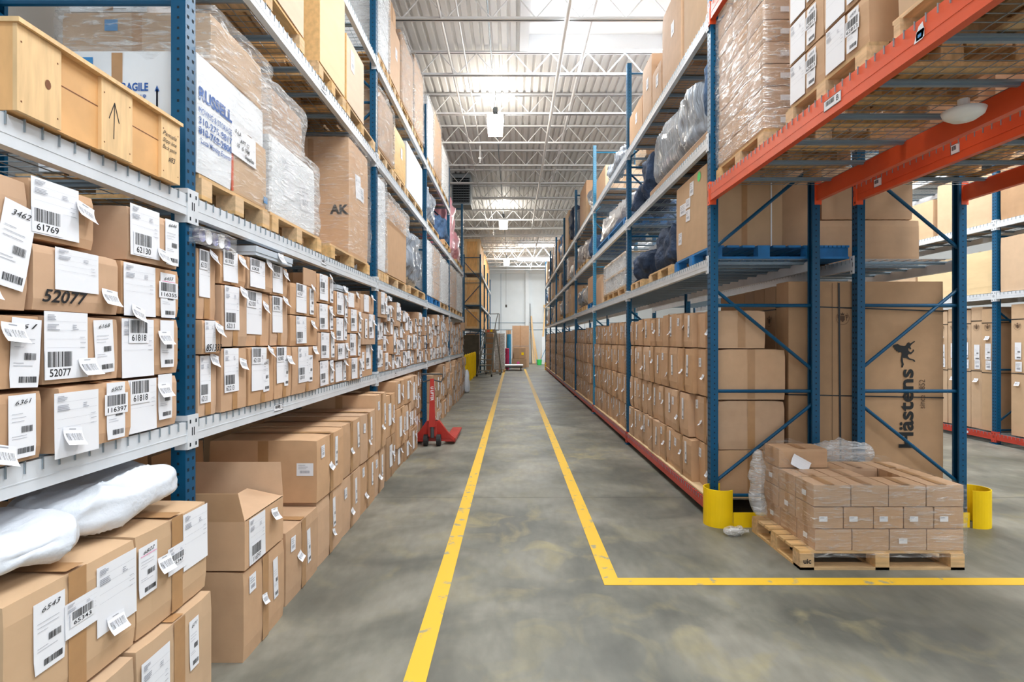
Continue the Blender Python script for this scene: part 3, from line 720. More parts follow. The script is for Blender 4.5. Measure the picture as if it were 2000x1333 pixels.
# ---- first bay, lowest shelf: (y0, y1, z0, z1, face x, label, labels...)
LZ = 1.264
def cart0(y0, y1, z0, z1, xf, txt, labs, mt='kraft_shelf', dp=.45):
    o = carton('L', xf, y0, y1, z0, z1, dp, txt, 'cartons on the lowest shelf', mt=mt, tapev=False)
    yc, zc = (y0+y1)/2, z0
    for L_ in labs:
        k, pa, pb, py = L_[:4]; a, b = zl(pa, xf), zl(pb, xf); y = (a+b)/2; z = hl(py, y); W = round(b-a, 2); kw = dict(L_[4]) if len(L_) > 4 else {}
        x = y-yc; zz = z-z0; H = kw.pop('h', .2); rot = kw.pop('rot', 0)
        if k == 's': stick(o, lab_sheet(W, H, **kw), 'sheet_label', x, zz, rot)
        elif k == 'l': stick(o, lab_slip(W, H, **kw), 'slip_label', x, zz, rot, -.003)
        elif k == 't': stick(o, lab_tag(kw.get('seed', 1), .085), 'curled_tag', x, zz, rot, -.006)
        elif k == 'w':
            m_ = MB(); m_.text(kw['txt'], 0, 0, H, 0, -.0015, bold=.018, shear=.3, wfit=W); stick(o, m_.mesh('handwriting', ['ink']), 'handwriting', x, zz, rot)
    return o
cart0(1.38, 1.815, 1.745, 2.17, 1.56, 'tall brown carton at the picture edge, tilted slip label, in top two rows', [('l', -8, 58, 480, dict(h=.27, rot=.2, hand='3462', seed=1)), ('t', -60, -10, 560, dict(rot=.2))])
cart0(1.36, 1.86, 1.50, 1.74, 1.555, 'brown carton at the picture edge with slip label and curled tag, second row up', [('l', 18, 76, 690, dict(h=.22, rot=.06, hand='61', seed=2)), ('t', 0, 40, 650, dict(rot=.1))])
cart0(1.34, 1.865, LZ, 1.495, 1.555, 'brown carton at the picture edge marked 6361 by hand, bottom row', [('l', 14, 68, 833, dict(h=.2, hand='6361', seed=3)), ('t', -20, 20, 890, dict(rot=.3))])
cart0(1.82, 2.105, 1.985, 2.185, 1.56, 'brown carton with large barcode 61769, on top of the second column', [('s', 60, 152, 412, dict(h=.185, num='61769', bu=.3, bv=.25)), ('t', 140, 182, 415, dict(rot=.25))])
cart0(1.825, 2.225, 1.75, 1.98, 1.555, 'brown carton with 52077 handwritten in black marker', [('s', 105, 192, 531, dict(h=.145, rot=.01, seed=2)), ('w', 76, 166, 582, dict(txt='52077', h=.06)), ('t', 192, 228, 582, dict(rot=.1))])
cart0(1.86, 2.22, 1.502, 1.745, 1.55, 'brown carton with printed barcode 52077, second row up', [('s', 85, 170, 675, dict(h=.23, num='52077', bu=.3, bv=.2, seed=3)), ('l', 182, 221, 677, dict(h=.2, hand='6168', rot=-.06)), ('t', 148, 186, 716, dict(seed=2))])
cart0(1.905, 2.265, LZ, 1.497, 1.53, 'brown carton with barcode 116397 sticking out over the shelf edge', [('s', 104, 192, 826, dict(h=.22, seed=1)), ('l', 206, 243, 802, dict(h=.215, hand='6502', num='116397')), ('t', 115, 158, 852, dict(rot=.15))])
cart0(2.285, 2.635, 1.98, 2.205, 1.56, 'brown carton with barcode 62130 beside the blue post, top row', [('s', 254, 310, 455, dict(h=.21, num='62130', bu=.42, bv=.25)), ('l', 322, 347, 475, dict(h=.205, hand='6646')), ('t', 302, 330, 502, dict(rot=.15))])
cart0(2.245, 2.635, 1.757, 1.976, 1.56, 'brown carton with barcode 116355 beside the blue post, third row up', [('s', 240, 303, 568, dict(h=.215, seed=2)), ('l', 312, 341, 578, dict(h=.2, hand='6453', pink=True, num='116355')), ('t', 247, 283, 613, dict(rot=.3))])
cart0(2.245, 2.63, 1.50, 1.753, 1.56, 'brown carton with barcode 61818 beside the blue post, second row up', [('s', 236, 300, 680, dict(h=.24, num='61818', bu=.5, bv=.8)), ('l', 312, 338, 672, dict(h=.21)), ('t', 303, 333, 660, dict())])
cart0(2.275, 2.62, LZ, 1.496, 1.56, 'brown carton with barcode 61818 beside the blue post, bottom row', [('s', 250, 304, 792, dict(h=.22, num='61818', bu=.4, bv=.82, seed=1)), ('l', 307, 335, 775, dict(h=.2)), ('t', 302, 332, 762, dict())])
# a second row of plain cartons behind them
for i, (a, b) in enumerate(((1.3, 1.85), (1.87, 2.25), (2.28, 2.68))):
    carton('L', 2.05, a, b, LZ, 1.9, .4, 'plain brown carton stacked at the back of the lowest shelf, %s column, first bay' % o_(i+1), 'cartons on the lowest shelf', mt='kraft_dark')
# ---- second bay, lowest shelf
B1 = [  # y0, y1, [row boundaries], [(number, where the barcode sits on the sheet, slip position)]
 (2.805, 2.985, [LZ, 1.58, 1.757, 2.118], [('62131', .15, None), (None, .5, None), ('62131', .9, None)]),
 (2.995, 3.285, [LZ, 1.615, 1.955, 2.15], [('62213', .2, None), ('62213', .12, None), ('61763', .8, None)]),
 (3.295, 3.645, [LZ, 1.615, 1.955, 2.147], [('62130', .9, .62), ('62130', .9, None), ('62438', .9, None)]),
 (3.655, 3.94, [LZ, 1.615, 1.95, 2.156], [('62082', .9, .62), ('61770', .9, None), ('61766', .85, None)]),
 (3.95, 4.49, [LZ, 1.61, 1.835, 2.07], [('62818', .25, .62), ('62817', .2, None), ('61767', .85, .75)]),
 (4.50, 4.905, [LZ, 1.486, 1.72, 1.96, 2.20], [('116380', .3, .84), ('116380', .3, .84), ('116397', .25, .84), ('116382', .5, .84)]),
 (4.915, 5.29, [LZ, 1.47, 1.63, 1.86, 2.09], [(None, .5, .8), ('61381', .5, .8), ('62079', .2, .8), ('62079', .2, .8)]),
 (5.30, 5.78, [LZ, 1.486, 1.72, 1.96, 2.12], [('61381', .5, .82), ('61381', .4, .82), ('61786', .4, .82), (None, .4, None)]),
 (5.79, 6.33, [LZ, 1.605, 1.94, 2.14], [('62081', .3, .2), ('62081', .3, .2), (None, .4, None)])]
c1box = {}
for ci, (y0, y1, rows, labs) in enumerate(B1):
    n = len(rows)-1
    for ri in range(n):
        num, bv, su2 = labs[ri]; w = y1-y0
        lb = 'brown carton%s, %s in the %s stack past the first blue post' % (' with barcode '+num if num else '', frombottom(ri, n), o_(ci+1))
        xf = 1.555+random.Random(ci*7+ri).uniform(-.015, .02)
        o = carton('L', xf, y0, y1, rows[ri], rows[ri+1], .45, lb, 'cartons on the lowest shelf', mt='kraft_shelf', tapev=(ci < 5)); c1box[(ci, ri)] = o
        shelf_labels(o, ci*11+ri, num, '6%d' % (200+ci*31+ri*7), su=.36 if su2 is None or su2 > .5 else .62, bv=bv, bu=.3, su2=su2, tagp=(.78, .72 if (ci+ri) % 2 else .9))
        if (ci, ri) == (0, 1):
            m_ = MB(); m_.text('851333', 0, 0, .05, 0, -.0015, bold=.012, shear=.3, wfit=.15); stick(o, m_.mesh('handwriting', ['ink']), 'handwriting', -.0, .03, 0, -.006)
# open flap standing on the fifth stack
o = c1box[(4, 2)]; mb = MB(); mb.box(-.02, .25, .004, .009, .232, .36); mb.build('open_flap', 'kraft_shelf', o)
# things lying on top of those stacks
o = empty('rolled_towels', (-1.545, 2.93, 2.12), PI/2, 'striped purple and white rolls in clear film on the first stack', 'rolls')
for i in range(5):
    mb = MB(); r = .045
    mb.tube([(-.13+i*.062, .0, r+.008), (-.13+i*.062, .34, r+.008)], .034+.003*(i % 2), 14); mb.build('roll', 'lilac' if i % 2 == 0 else 'paper', o, smooth=True)
link('wrapping', film_mesh(.36, .36, .085, 4, mt='film'), o)
def flat_box(y0, y1, z, xf, d, h, lb):
    loc, rz = place('L', xf, y0, y1, z); w = y1-y0; o = empty('flat_box', loc, rz, lb, 'box', 'flat white boxes on the cartons')
    MB().box(-w/2, w/2, 0, d, 0, h*.72).build('body', 'grey_lid', o); MB().box(-w/2-.004, w/2+.004, -.004, d+.004, h*.35, h).build('lid', 'grey_lid', o)
    link('curled_tag', lab_tag(1), o, (w*.12, -.008, h*.5)); return o
flat_box(3.35, 3.9, 2.158, 1.53, .5, .055, 'flat pale grey box lying on the third and fourth stacks, second bay')
flat_box(4.95, 5.28, 2.091, 1.55, .4, .05, 'flat pale grey box lying on the seventh stack, second bay')
flat_box(6.75, 7.25, 2.15, 1.56, .4, .05, 'flat pale grey box lying on cartons past the second blue post')
# ---- third, fourth and fifth bays, lowest shelf: stacks of small cartons
rr = random.Random(5)
for b in (2, 3, 4):
    y = bayL[b]+.1; yend = bayL[b+1]-.02; ci = 0
    while y < yend-.15:
        w = rr.uniform(.24, .46) if b < 4 else rr.uniform(.3, .5); w = min(w, yend-y)
        z = LZ; zt = rr.uniform(1.93, 2.2); rows = []
        while z < zt-.1:
            h = rr.choice((.17, .21, .235, .235, .25, .33)); h = min(h, 2.23-z)
            if h < .12: break
            rows.append((z, z+h)); z += h
        for ri, (a, c) in enumerate(rows):
            xf = 1.56+rr.uniform(-.02, .05)
            lb = 'brown carton, %s in the %s stack, lowest shelf, %s bay, jack-side rack' % (frombottom(ri, len(rows)), o_(ci+1), BAYN[b])
            o = carton('L', xf, y, y+w, a, c, .4, lb, 'cartons on the lowest shelf', mt='kraft_shelf', tapev=False, seam=b < 3)
            shelf_labels(o, ci*13+ri+b*101, '6%d' % rr.choice((1381, 2079, 2213, 1818)), None, su=rr.uniform(.33, .42), bv=rr.choice((.25, .8)), su2=.8 if w > .3 and rr.random() < .7 else None)
        y += w+.006; ci += 1
carton('L', 1.50, 17.35, 17.65, 1.95, 2.2, .3, 'small carton sticking out at the far end of the lowest shelf', 'cartons on the lowest shelf', mt='kraft_shelf')
# ---- floor level, first bay: big cartons and white sacks
def flc(y0, y1, z0, z1, xf, d, lb, seed=None, mt='kraft', lab=True, **kw):
    o = carton('L', xf, y0, y1, z0, z1, d, lb, 'big cartons on the floor under the jack-side rack', mt=mt, wide=.075, **kw)
    if lab: floor_labels(o, seed or SEED[0])
    return o
o = flc(1.545, 2.094, .524, .923, 1.40, .75, 'big brown carton with barcode 65343, under the white sacks', lab=False, mt='kraft_tan')
yc = (1.545+2.094)/2
def big_labels(o, yc, xf, z0, sl, nb, sh, tg, hand, num, pink):
    a, b = zl(sl[0], xf), zl(sl[1], xf); y = (a+b)/2; stick(o, lab_slip(round(b-a, 3), sl[3], hand, pink, 2), 'tall_label', y-yc, hl(sl[2], y)-z0)
    a, b = zl(nb[0], xf), zl(nb[1], xf); y = (a+b)/2; stick(o, lab_sheet(round(b-a, 3), .11, num, .5, .5, 0), 'barcode_label', y-yc, hl(nb[2], y)-z0, 0, -.004)
    a, b = zl(sh[0], xf), zl(sh[1], xf); y = (a+b)/2; stick(o, lab_sheet(round(b-a, 3), sh[3], None, seed=1), 'sheet_label', y-yc, hl(sh[2], y)-z0)
    y = zl(tg[0], xf); stick(o, lab_tag(1), 'curled_tag', y-yc, hl(tg[1], y)-z0, .05, -.006)
big_labels(o, yc, 1.40, .524, (64, 126, 1235, .21), (124, 188, 1198), (188, 265, 1155, .235), (222, 1215), '6543', '65343', False)
o = flc(2.10, 2.584, .524, .923, 1.40, .75, 'big brown carton with barcode 65347, beside the sack, upper layer', lab=False, mt='kraft_tan')
big_labels(o, (2.10+2.584)/2, 1.40, .524, (270, 306, 1112, .19), (326, 362, 1090), (357, 404, 1048, .24), (318, 1100), '6822', '65347', True)
o = flc(1.50, 2.035, .0, .519, 1.36, .75, 'big brown carton on the floor under the one marked 65343', lab=False, mt='kraft_tan')
stick(o, lab_slip(.08, .2, '6512'), 'tall_label', -.1, .35)
o = flc(2.042, 2.557, .0, .519, 1.36, .75, 'big brown carton on the floor under the one marked 65347', lab=False, mt='kraft_tan')
stick(o, lab_sheet(.17, .26, None, seed=2), 'sheet_label', -.155, .33); stick(o, lab_slip(.07, .21, '671'), 'tall_label', .10, .36, -.02); stick(o, lab_tag(2), 'curled_tag', .05, .15, .1, -.006)
for i, (a, b) in enumerate(((1.5, 2.1), (2.12, 2.65))):
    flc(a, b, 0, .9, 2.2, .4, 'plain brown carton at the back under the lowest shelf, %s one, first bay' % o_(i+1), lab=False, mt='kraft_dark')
o = blob('L', 1.44, 1.92, 2.56, .925, 1.135, .42, 'white_sack', 'stuffed white plastic sack lying next to the blue post on the big cartons', 'sack', 'white_sack', 3, 'white sacks', pw=3.4, amp=.035, freq=3.4, crease=.045, nu=110, nv=60)
o = blob('L', 1.42, 1.50, 1.95, .925, 1.10, .5, 'white_sack', 'second stuffed white plastic sack, at the picture edge', 'sack', 'white_sack', 8, 'white sacks', pw=3.2, amp=.035, freq=3.4, crease=.045, nu=110, nv=60)
# ---- floor level, second bay
flc(2.87, 3.385, .0, .467, 1.371, .7, 'big brown carton on the floor under the open carton', 11)
# open carton with flaps up
loc, rz = place('L', 1.371, 2.875, 3.36, .47); w, h, d, t = .48, .255, .62, .005
o = empty('open_carton', loc, rz, 'open brown carton with its flaps standing up, barcode 116397', 'carton', 'big cartons on the floor under the jack-side rack')
mb = MB(); mb.box(-w/2, w/2, 0, t, 0, h); mb.box(-w/2, w/2, d-t, d, 0, h); mb.box(-w/2, -w/2+t, t, d-t, 0, h); mb.box(w/2-t, w/2, t, d-t, 0, h); mb.box(-w/2+t, w/2-t, t, d-t, 0, t)
mb.quad([(-w/2-.001, d*.42, 0), (-w/2-.001, d*.42, h), (-w/2-.001, d*.56, h), (-w/2-.001, d*.56, 0)], 1); mb.build('body', ['kraft', 'tape'], o)
def flap(pts, nm='flap'):
    m_ = MB(); m_.add(pts+[(a, b, c-.005) for a, b, c in pts], [(0, 1, 2, 3), (7, 6, 5, 4), (0, 4, 5, 1), (1, 5, 6, 2), (2, 6, 7, 3), (3, 7, 4, 0)]); m_.build(nm, ['kraft'], o)
flap([(-w/2, .0, h), (-w/2, d, h), (-w/2-.03, d, h+.15), (-w/2-.03, .02, h+.15)])
flap([(w/2, d, h), (w/2, .0, h), (w/2+.04, .03, h+.19), (w/2+.04, d, h+.19)])
flap([(-w/2+.01, 0, h), (w/2-.01, 0, h), (w/2-.03, .2, h+.05), (-w/2+.03, .2, h+.05)])
flap([(w/2, d, h), (-w/2, d, h), (-w/2+.02, d+.06, h+.2), (w/2-.02, d+.06, h+.2)])
link('sheet_label', lab_sheet(.19, .24, '116397', .42, .14), o, (-.10, -.0015, .125)); link('curled_tag', lab_tag(2), o, (.10, -.006, .19), (0, .15, 0))
flc(3.476, 4.055, .0, .46, 1.40, .72, 'big brown carton on the floor, second past the blue post', 13)
xs = [4.06, 4.68, 5.27, 5.85, 6.34]
for i in range(4):
    flc(xs[i], xs[i+1]-.01, .0, .478, 1.41+.01*i, .75, 'big brown carton on the floor, %s past the blue post' % o_(i+3), 15+i)
o = flc(4.03, 4.67, .483, .939, 1.40, .78, 'wide brown carton lying on the floor row, first of the long row', 21)
link('address_label', lab_note(.12, .09, 3), o, (-.317, .09, .24), (0, 0, -PI/2))
for i, (a, b, zt) in enumerate(((4.68, 5.26, .94), (5.27, 5.84, .945), (5.85, 6.33, 1.08))):
    flc(a, b, .483, zt, 1.42, .78, 'wide brown carton lying on the floor row, %s of the long row' % o_(i+2), 23+i)
for i, (a, b, zt) in enumerate(((2.85, 3.4, .98), (3.42, 4.0, .95), (4.7, 5.8, .95))):
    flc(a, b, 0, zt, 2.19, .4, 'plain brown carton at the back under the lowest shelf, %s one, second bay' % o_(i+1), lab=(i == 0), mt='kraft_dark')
# ---- floor level, third to fifth bays
rr = random.Random(11)
for b in (2, 3, 4):
    y = bayL[b]+.1; yend = bayL[b+1]-.02 if b < 4 else 17.6; ci = 0
    while y < yend-.2:
        w = min(rr.uniform(.42, .58), yend-y); z = 0; zt = rr.uniform(.95, 1.12); ri = 0; rows = []
        jack = 8.5 < y+w/2 < 10.4
        while z < zt-.12:
            h = rr.choice((.28, .36, .44, .5)); h = min(h, 1.13-z)
            if h < .16: break
            rows.append((z, z+h)); z += h
        for ri, (a, c) in enumerate(rows):
            xf = (1.66 if jack else 1.44+.012*b)+rr.uniform(-.02, .03)
            lb = 'brown carton, %s in the %s floor stack, %s bay, jack-side rack' % (frombottom(ri, len(rows)), o_(ci+1), BAYN[b])
            o = carton('L', xf, y, y+w, a, c, .6, lb, 'big cartons on the floor under the jack-side rack', mt=rr.choice(('kraft', 'kraft', 'kraft_dark')), wide=.06, seam=b < 3)
            r_ = rr.random()
            stick(o, lab_sheet(.15, round(min(.26, (c-a)*.72), 2), None, seed=ri), 'sheet_label', w*rr.uniform(-.2, -.05), (c-a)*.52)
            if r_ < .6: stick(o, lab_slip(.06, round(min(.2, (c-a)*.6), 2)), 'tall_label', w*.32, (c-a)*.5)
            stick(o, lab_tag(ci % 3), 'curled_tag', w*.12, (c-a)*rr.uniform(.3, .8), .2, -.006)
        y += w+.008; ci += 1
blob('L', 1.38, 17.66, 18.05, .0, .72, .17, 'white_sack', 'small white sack bulging out at the far end of the floor cartons', 'sack', 'white_sack', 31, 'white sacks')
# ================================================================ second shelf (2.352)
def wood_crate(side, xf, y0, y1, z0, z1, d, lb, mt='crate_pine', bat=None, edge='crate_edge', group=None, lidov=.012, marks=True):
    loc, rz = place(side, xf, y0, y1, z0); w, h = y1-y0, z1-z0; o = empty('wooden_crate', loc, rz, lb, 'crate', group)
    mb = MB(); mb.box(-w/2, w/2, .014, d, 0, h-.015)
    mb.quad([(-w/2, .0135, h*.55), (w/2, .0135, h*.55), (w/2, .0135, h*.565), (-w/2, .0135, h*.565)], 1); mb.build('body', [mt, 'knot'], o)
    MB().box(-w/2-.008, w/2+.008, -lidov, d+.005, h-.015, h).build('lid', edge, o)
    for a, b in (bat or ((0, .14), (.42, .58), (.86, 1))):
        m_ = MB(); m_.box(-w/2+w*a, -w/2+w*b, 0, .014, .0, h-.016)
        if marks:
            for q in range(4): m_.box(-w/2+w*a+.012+(q % 2)*(w*(b-a)-.03), -w/2+w*a+.017+(q % 2)*(w*(b-a)-.03), -.0007, 0, .03+(q//2)*(h-.1), .035+(q//2)*(h-.1), 1)
        m_.build('batten', [edge, 'knot'], o)
    return o
o = wood_crate('L', 1.532, 1.74, 2.59, 2.362, 2.648, .36, 'long low pine crate with handwriting, at the front of the second shelf', bat=((0, .2), (.42, .62), (.84, 1)))
loc = o.location
mb = MB()
for t, x, z, s in (('Pamela', .345, .2, .028), ('Slipp line', .345, .17, .026), ('Back patio', .345, .14, .026), ('#83', .36, .095, .035)): mb.text(t, x, z, s, 0, -.0015, shear=.4, wfit=.1 if t != '#83' else .05)
mb.build('handwriting', ['ink'], o)
mb = MB(); mb.bar((-.005, -.001, .06), (.0, -.001, .2), .003, .001); mb.bar((.0, -.001, .2), (-.03, -.001, .13), .003, .001); mb.bar((.0, -.001, .2), (.025, -.001, .13), .003, .001); mb.build('arrow_mark', ['ink'], o)
mb = MB(); vs, fs = [], []
for k in range(12): vs.append((-.36+.012*math.cos(k*PI/6)+.05, -.001, .13+.016*math.sin(k*PI/6)))
mb.quad(vs, 0); mb.build('wood_knot', ['knot'], o)
# wrapped load of moving cartons: stands just past the post
PLT = lambda y0, y1, z, lb, d=.95, mt='pallet_wood', xf=1.565, **kw: pallet('L', xf, y0, y1, z, d, lb, mt, **kw)
z2 = 2.362
PLT(2.83, 3.62, z2, 'wooden pallet under the moving-company cartons, second shelf'); PLT(3.66, 4.6, z2, 'wooden pallet under the white film-wrapped bundle, second shelf'); PLT(4.85, 6.15, z2, 'wooden pallet under the tall carton, second shelf')
g = 'cartons wrapped on pallets, second shelf'
o = carton('L', 1.575, 2.805, 3.165, z2+.13, 3.10, .80, 'white moving carton with blue printing and phone numbers', g, mt='white_box', tapev=False)
def ptxt(o, t, x, z, s, wf, mt='blue_ink', bold=.02, shear=0, par='printing', rot=0):
    m_ = MB(); m_.text(t, x, z, s, 0, -.0025, bold=bold, shear=shear, wfit=wf, rot=rot); m_.build(par, [mt], o)
H = 3.10-z2-.13
for t, z, s, wf, b in (('RUSSELL', .40, .085, .33, .04), ('MOVING & STORAGE', .315, .045, .33, .0), ('310-275-8817', .265, .05, .33, .01), ('818-768-2800', .215, .05, .33, .03)): ptxt(o, t, .0, z, s, wf, bold=b)
ptxt(o, '"Local Moving Experts"', .0, .165, .04, .32, shear=.4, bold=.01)
m_ = MB(); m_.text('FRAGILE', .5, .39, .055, 0, 0, bold=.03, wfit=.15); m_.text('THIS SIDE UP', .5, .34, .035, 0, 0, bold=.02, wfit=.13); m_.text('HANDLE WITH CARE', .5, .30, .035, 0, 0, bold=.02, wfit=.16)
m_.bar((.62, 0, .29), (.62, 0, .38), .008, .001); m_.quad([(.608, 0, .37), (.632, 0, .37), (.62, 0, .4)], 0)
m_.v = [(-.1775, .82-a, c+.03) for a, b, c in m_.v]; m_.build('fragile_printing', ['blue_ink'], o)
m_ = MB(); m_.v = []; m_.quad([(-.1775, .52, .52), (-.1775, .63, .52), (-.1775, .63, .57), (-.1775, .52, .57)], 0); m_.build('blue_tape', ['tape_blue'], o)
o = carton('L', 1.58, 3.175, 3.62, z2+.13, 2.88, .8, 'brown moving carton with a handwritten paper sheet, beside the white one', g, mt='kraft_tan', tapev=False)
m_ = MB(); paper(m_, .30, .17, .004); 
for t, x, z in (('P-LA', -.08, .05), ('APT 12', .0, .015), ('10   6-1PM', -.02, -.02), ('Supplies', .06, -.055)): m_.text(t, x, z, .035, 1, -.006, bold=.02, shear=.2)
stick(o, m_.mesh('paper_sheet', ['paper', 'ink']), 'paper_sheet', -.1, .29, .02, -.004)
m_ = MB(); m_.box(-.24, -.22, -.003, 0, 0, .28); m_.build('red_strip', ['foam_red'], o); m_ = MB(); m_.box(.17, .22, -.003, -.001, .03, .07); m_.build('blue_tape', ['tape_blue'], o)
carton('L', 1.60, 3.13, 3.62, 2.885, 3.12, .78, 'white carton on the brown moving carton, inside the film', g, mt='white_box', tapev=False)
o = carton('L', 1.60, 2.99, 3.60, 3.125, 3.40, .80, 'long brown carton lying across the top of the moving cartons', g, mt='kraft_tan', tapev=False)
m_ = MB(); m_.quad([(-.3035, .5, .17), (-.3035, .57, .17), (-.3035, .57, .23), (-.3035, .5, .23)], 0); m_.build('blue_tape', ['tape_blue'], o)
o = carton('L', 1.95, 3.0, 3.5, 3.405, 3.62, .42, 'white printed carton on top of the load, partly cut off', g, mt='white_box', tapev=False)
m_ = MB(); m_.text('MOVING & STORAGE', 0, .045, .035, 0, 0, bold=.01, wfit=.3); m_.bar((-.1, 0, .012), (.1, 0, .012), .003, .0004); m_.v = [(-.2495, .21-a, c) for a, b, c in m_.v]; m_.build('printing', ['ink'], o)
wrap('L', 1.585, 2.98, 3.63, 3.11, 3.41, .82, 'clear stretch film over the long top carton of the moving load', 2, mt='film', amp=.02)
wrap('L', 1.572, 2.83, 3.63, z2+.13, 3.11, .83, 'clear stretch film around the moving-company cartons', 3, mt='film_light', amp=.012, top=False)
# white wrapped bundle with gathered waist
o = carton('L', 1.60, 3.70, 4.55, z2+.13, 3.02, .8, 'white carton in the film bundle, lower half', g, mt='white_box', tapev=False)
stick(o, lab_sheet(.2, .26, None, seed=1), 'sheet_label', -.1, .3); stick(o, lab_note(.2, .2, 2), 'note', .2, .25, -.1)
carton('L', 1.68, 3.75, 4.5, 3.03, 3.42, .7, 'brown carton in the film bundle, upper half', g, mt='kraft_dark', tapev=False)
wrap('L', 1.59, 3.68, 4.57, z2+.13, 3.04, .84, 'whitish stretch film around the lower half of the bundle', 5, mt='film_white', amp=.02, top=False)
blob('L', 1.60, 3.70, 4.56, 2.98, 3.5, .8, 'stretch_film', 'crinkled clear film gathered over the top of the bundle', 'plastic wrap', 'film_white', 12, 'stretch film around pallet loads', pw=5, amp=.06, freq=3, crease=.03)
o = carton('L', 1.585, 5.45, 6.17, z2+.13, 3.63, .75, 'tall brown carton with black lettering AK, by the second blue post', g, mt='kraft', tapev=False)
m_ = MB(); m_.v = []; m_.text('AK', .10, .42, .12, 0, 0, bold=.05); m_.v = [(-.3595, .2-a, c) for a, b, c in m_.v]; m_.build('lettering', ['ink'], o)
stick(o, lab_sheet(.2, .24, None, seed=3), 'sheet_label', -.05, .72, -.1); stick(o, lab_note(.12, .15, 1), 'note', .1, .68)
wrap('L', 1.575, 5.46, 6.19, z2+.14, 3.64, .76, 'clear film sheet on the tall carton with lettering', 7, mt='film_light', amp=.012)
carton('L', 2.0, 4.7, 5.4, z2+.13, 3.3, .5, 'brown carton at the back of the second shelf, second bay', g, mt='kraft_dark')
# generic goods on shelves --------------------------------------------------
def goods(side, xf, lst, z, where, group):
    """(kind, y0, y1, height, depth, setback, seed[, material])"""
    cnt = {}
    for it in lst:
        k, y0, y1, h, d, sb, sd = it[:7]; mt = it[7] if len(it) > 7 else None; X = xf-sb if side == 'L' and False else xf+sb
        nm = it[8] if len(it) > 8 else None; zz = z
        if k[0] == 'p':       # on a pallet
            pmt = 'blue_pallet' if k[1] == 'b' else 'pallet_wood'
            pallet(side, X, y0, y1, z, max(d, .7), '%s under the %s, %s' % ('blue pallet' if k[1] == 'b' else 'wooden pallet', nm, where), pmt); zz = z+.128; k = k[2:]
        if k == 'c': 
            o = carton(side, X, y0, y1, zz, zz+h, d, '%s, %s' % (nm, where), group, mt=mt or 'kraft', tapev=False)
            if sd % 2: stick(o, lab_note(.12, .15, sd % 3), 'note', o['w']*.1, o['h']*.6)
        elif k == 'w':
            o = carton(side, X, y0, y1, zz, zz+h, d, '%s, %s' % (nm, where), group, mt=mt or 'kraft_dark', tapev=False)
            wrap(side, X-.004, y0, y1, zz, zz+h, d+.008, 'film around the %s, %s' % (nm, where), sd, mt='film', amp=.015)
        elif k == 's':        # two or three cartons stacked under one film
            n = max(2, int(round(h/.4)))
            for i in range(n):
                carton(side, X, y0, y1, zz+h*i/n, zz+h*(i+1)/n, d, '%s, %s of its stack, %s' % (nm, frombottom(i, n), where), group, mt=mt or 'kraft', tapev=False)
            wrap(side, X-.004, y0, y1, zz, zz+h, d+.008, 'film around the %s, %s' % (nm, where), sd, mt='film_white', amp=.018)
        elif k == 'b':
            blob(side, X, y0, y1, zz, zz+h, d, 'wrapped_bundle', '%s, %s' % (nm, where), 'bundle', mt or 'grey_wrap', sd, 'wrapped bundles on the shelves', pw=3.4, amp=.09, freq=3.6, crease=.07, nu=64, nv=36)
        elif k == 'k':
            wood_crate(side, X, y0, y1, zz, zz+h, d, '%s, %s' % (nm, where), mt=mt or 'crate_pine', group='timber crates', marks=False)
G2 = 'goods on the second shelf'
goods('L', 1.58, [('pww', 6.62, 7.0, 1.1, .9, 0, 21, 'white_box', 'narrow whitish wrapped carton'), ('pwc', 7.05, 8.35, .98, .85, 0, 22, 'kraft', 'brown carton in loose film'), ('pwb', 8.5, 10.0, 1.02, .95, -.02, 23, 'silver_wrap', 'bulging silver-grey wrapped armchair')], z2, 'second shelf, third bay', G2)
wrap('L', 1.57, 7.04, 8.36, z2+.8, z2+1.12, .87, 'loose film over the top of the brown carton, third bay', 9, mt='film_white', amp=.03)
goods('L', 1.58, [('pbs', 10.35, 11.0, 1.0, .9, 0, 24, 'white_box', 'whitish wrapped cartons'), ('pbs', 11.05, 12.2, 1.02, .9, 0, 25, 'kraft', 'brown wrapped cartons'), ('pws', 12.3, 13.8, 1.0, .9, 0, 26, 'white_box', 'pale wrapped cartons by the post')], z2, 'second shelf, fourth bay', G2)
goods('L', 1.58, [('pws', 14.2, 15.8, 1.05, .9, 0, 27, 'kraft', 'brown wrapped cartons'), ('pww', 15.9, 17.5, 1.1, .9, 0, 28, 'white_box', 'pale wrapped carton')], z2, 'second shelf, fifth bay', G2)
# third shelf
z3 = 3.79; G3 = 'goods on the third shelf'
def crate_ply(y0, y1, z1, lb, mt, xf=1.57, ed='pine'):
    o = carton('L', xf, y0, y1, z3+.13, z1, .95, lb, G3, mt=mt, tapev=False, name='plywood_crate', cat='crate', seam=False, sag=.15); o.name = 'plywood_crate'
    m_ = MB(); w = y1-y0; h = z1-z3-.13
    m_.box(-w/2-.012, -w/2, .0, .95, 0, h); m_.build('end_board', [ed], o); return o
for a, b, t in ((3.0, 4.23, 'pale crate over the moving load'), (4.55, 5.27, 'yellow-edged crate'), (5.32, 6.4, 'pinkish crate')): PLT(a, b, z3, 'wooden pallet under the %s, third shelf' % t)
crate_ply(3.0, 4.23, 4.86, 'pale plywood crate over the moving load, third shelf', 'pink_ply')
o = crate_ply(4.59, 5.26, 4.86, 'light plywood crate with yellow end board and a paper note, third shelf', 'plywood'); stick(o, lab_note(.1, .14, 2), 'note', -.1, .78)
o = crate_ply(5.32, 5.93, 4.55, 'pinkish plywood crate with two stickers, third shelf', 'pink_ply'); stick(o, lab_note(.12, .2, 1), 'note', -.12, .45)
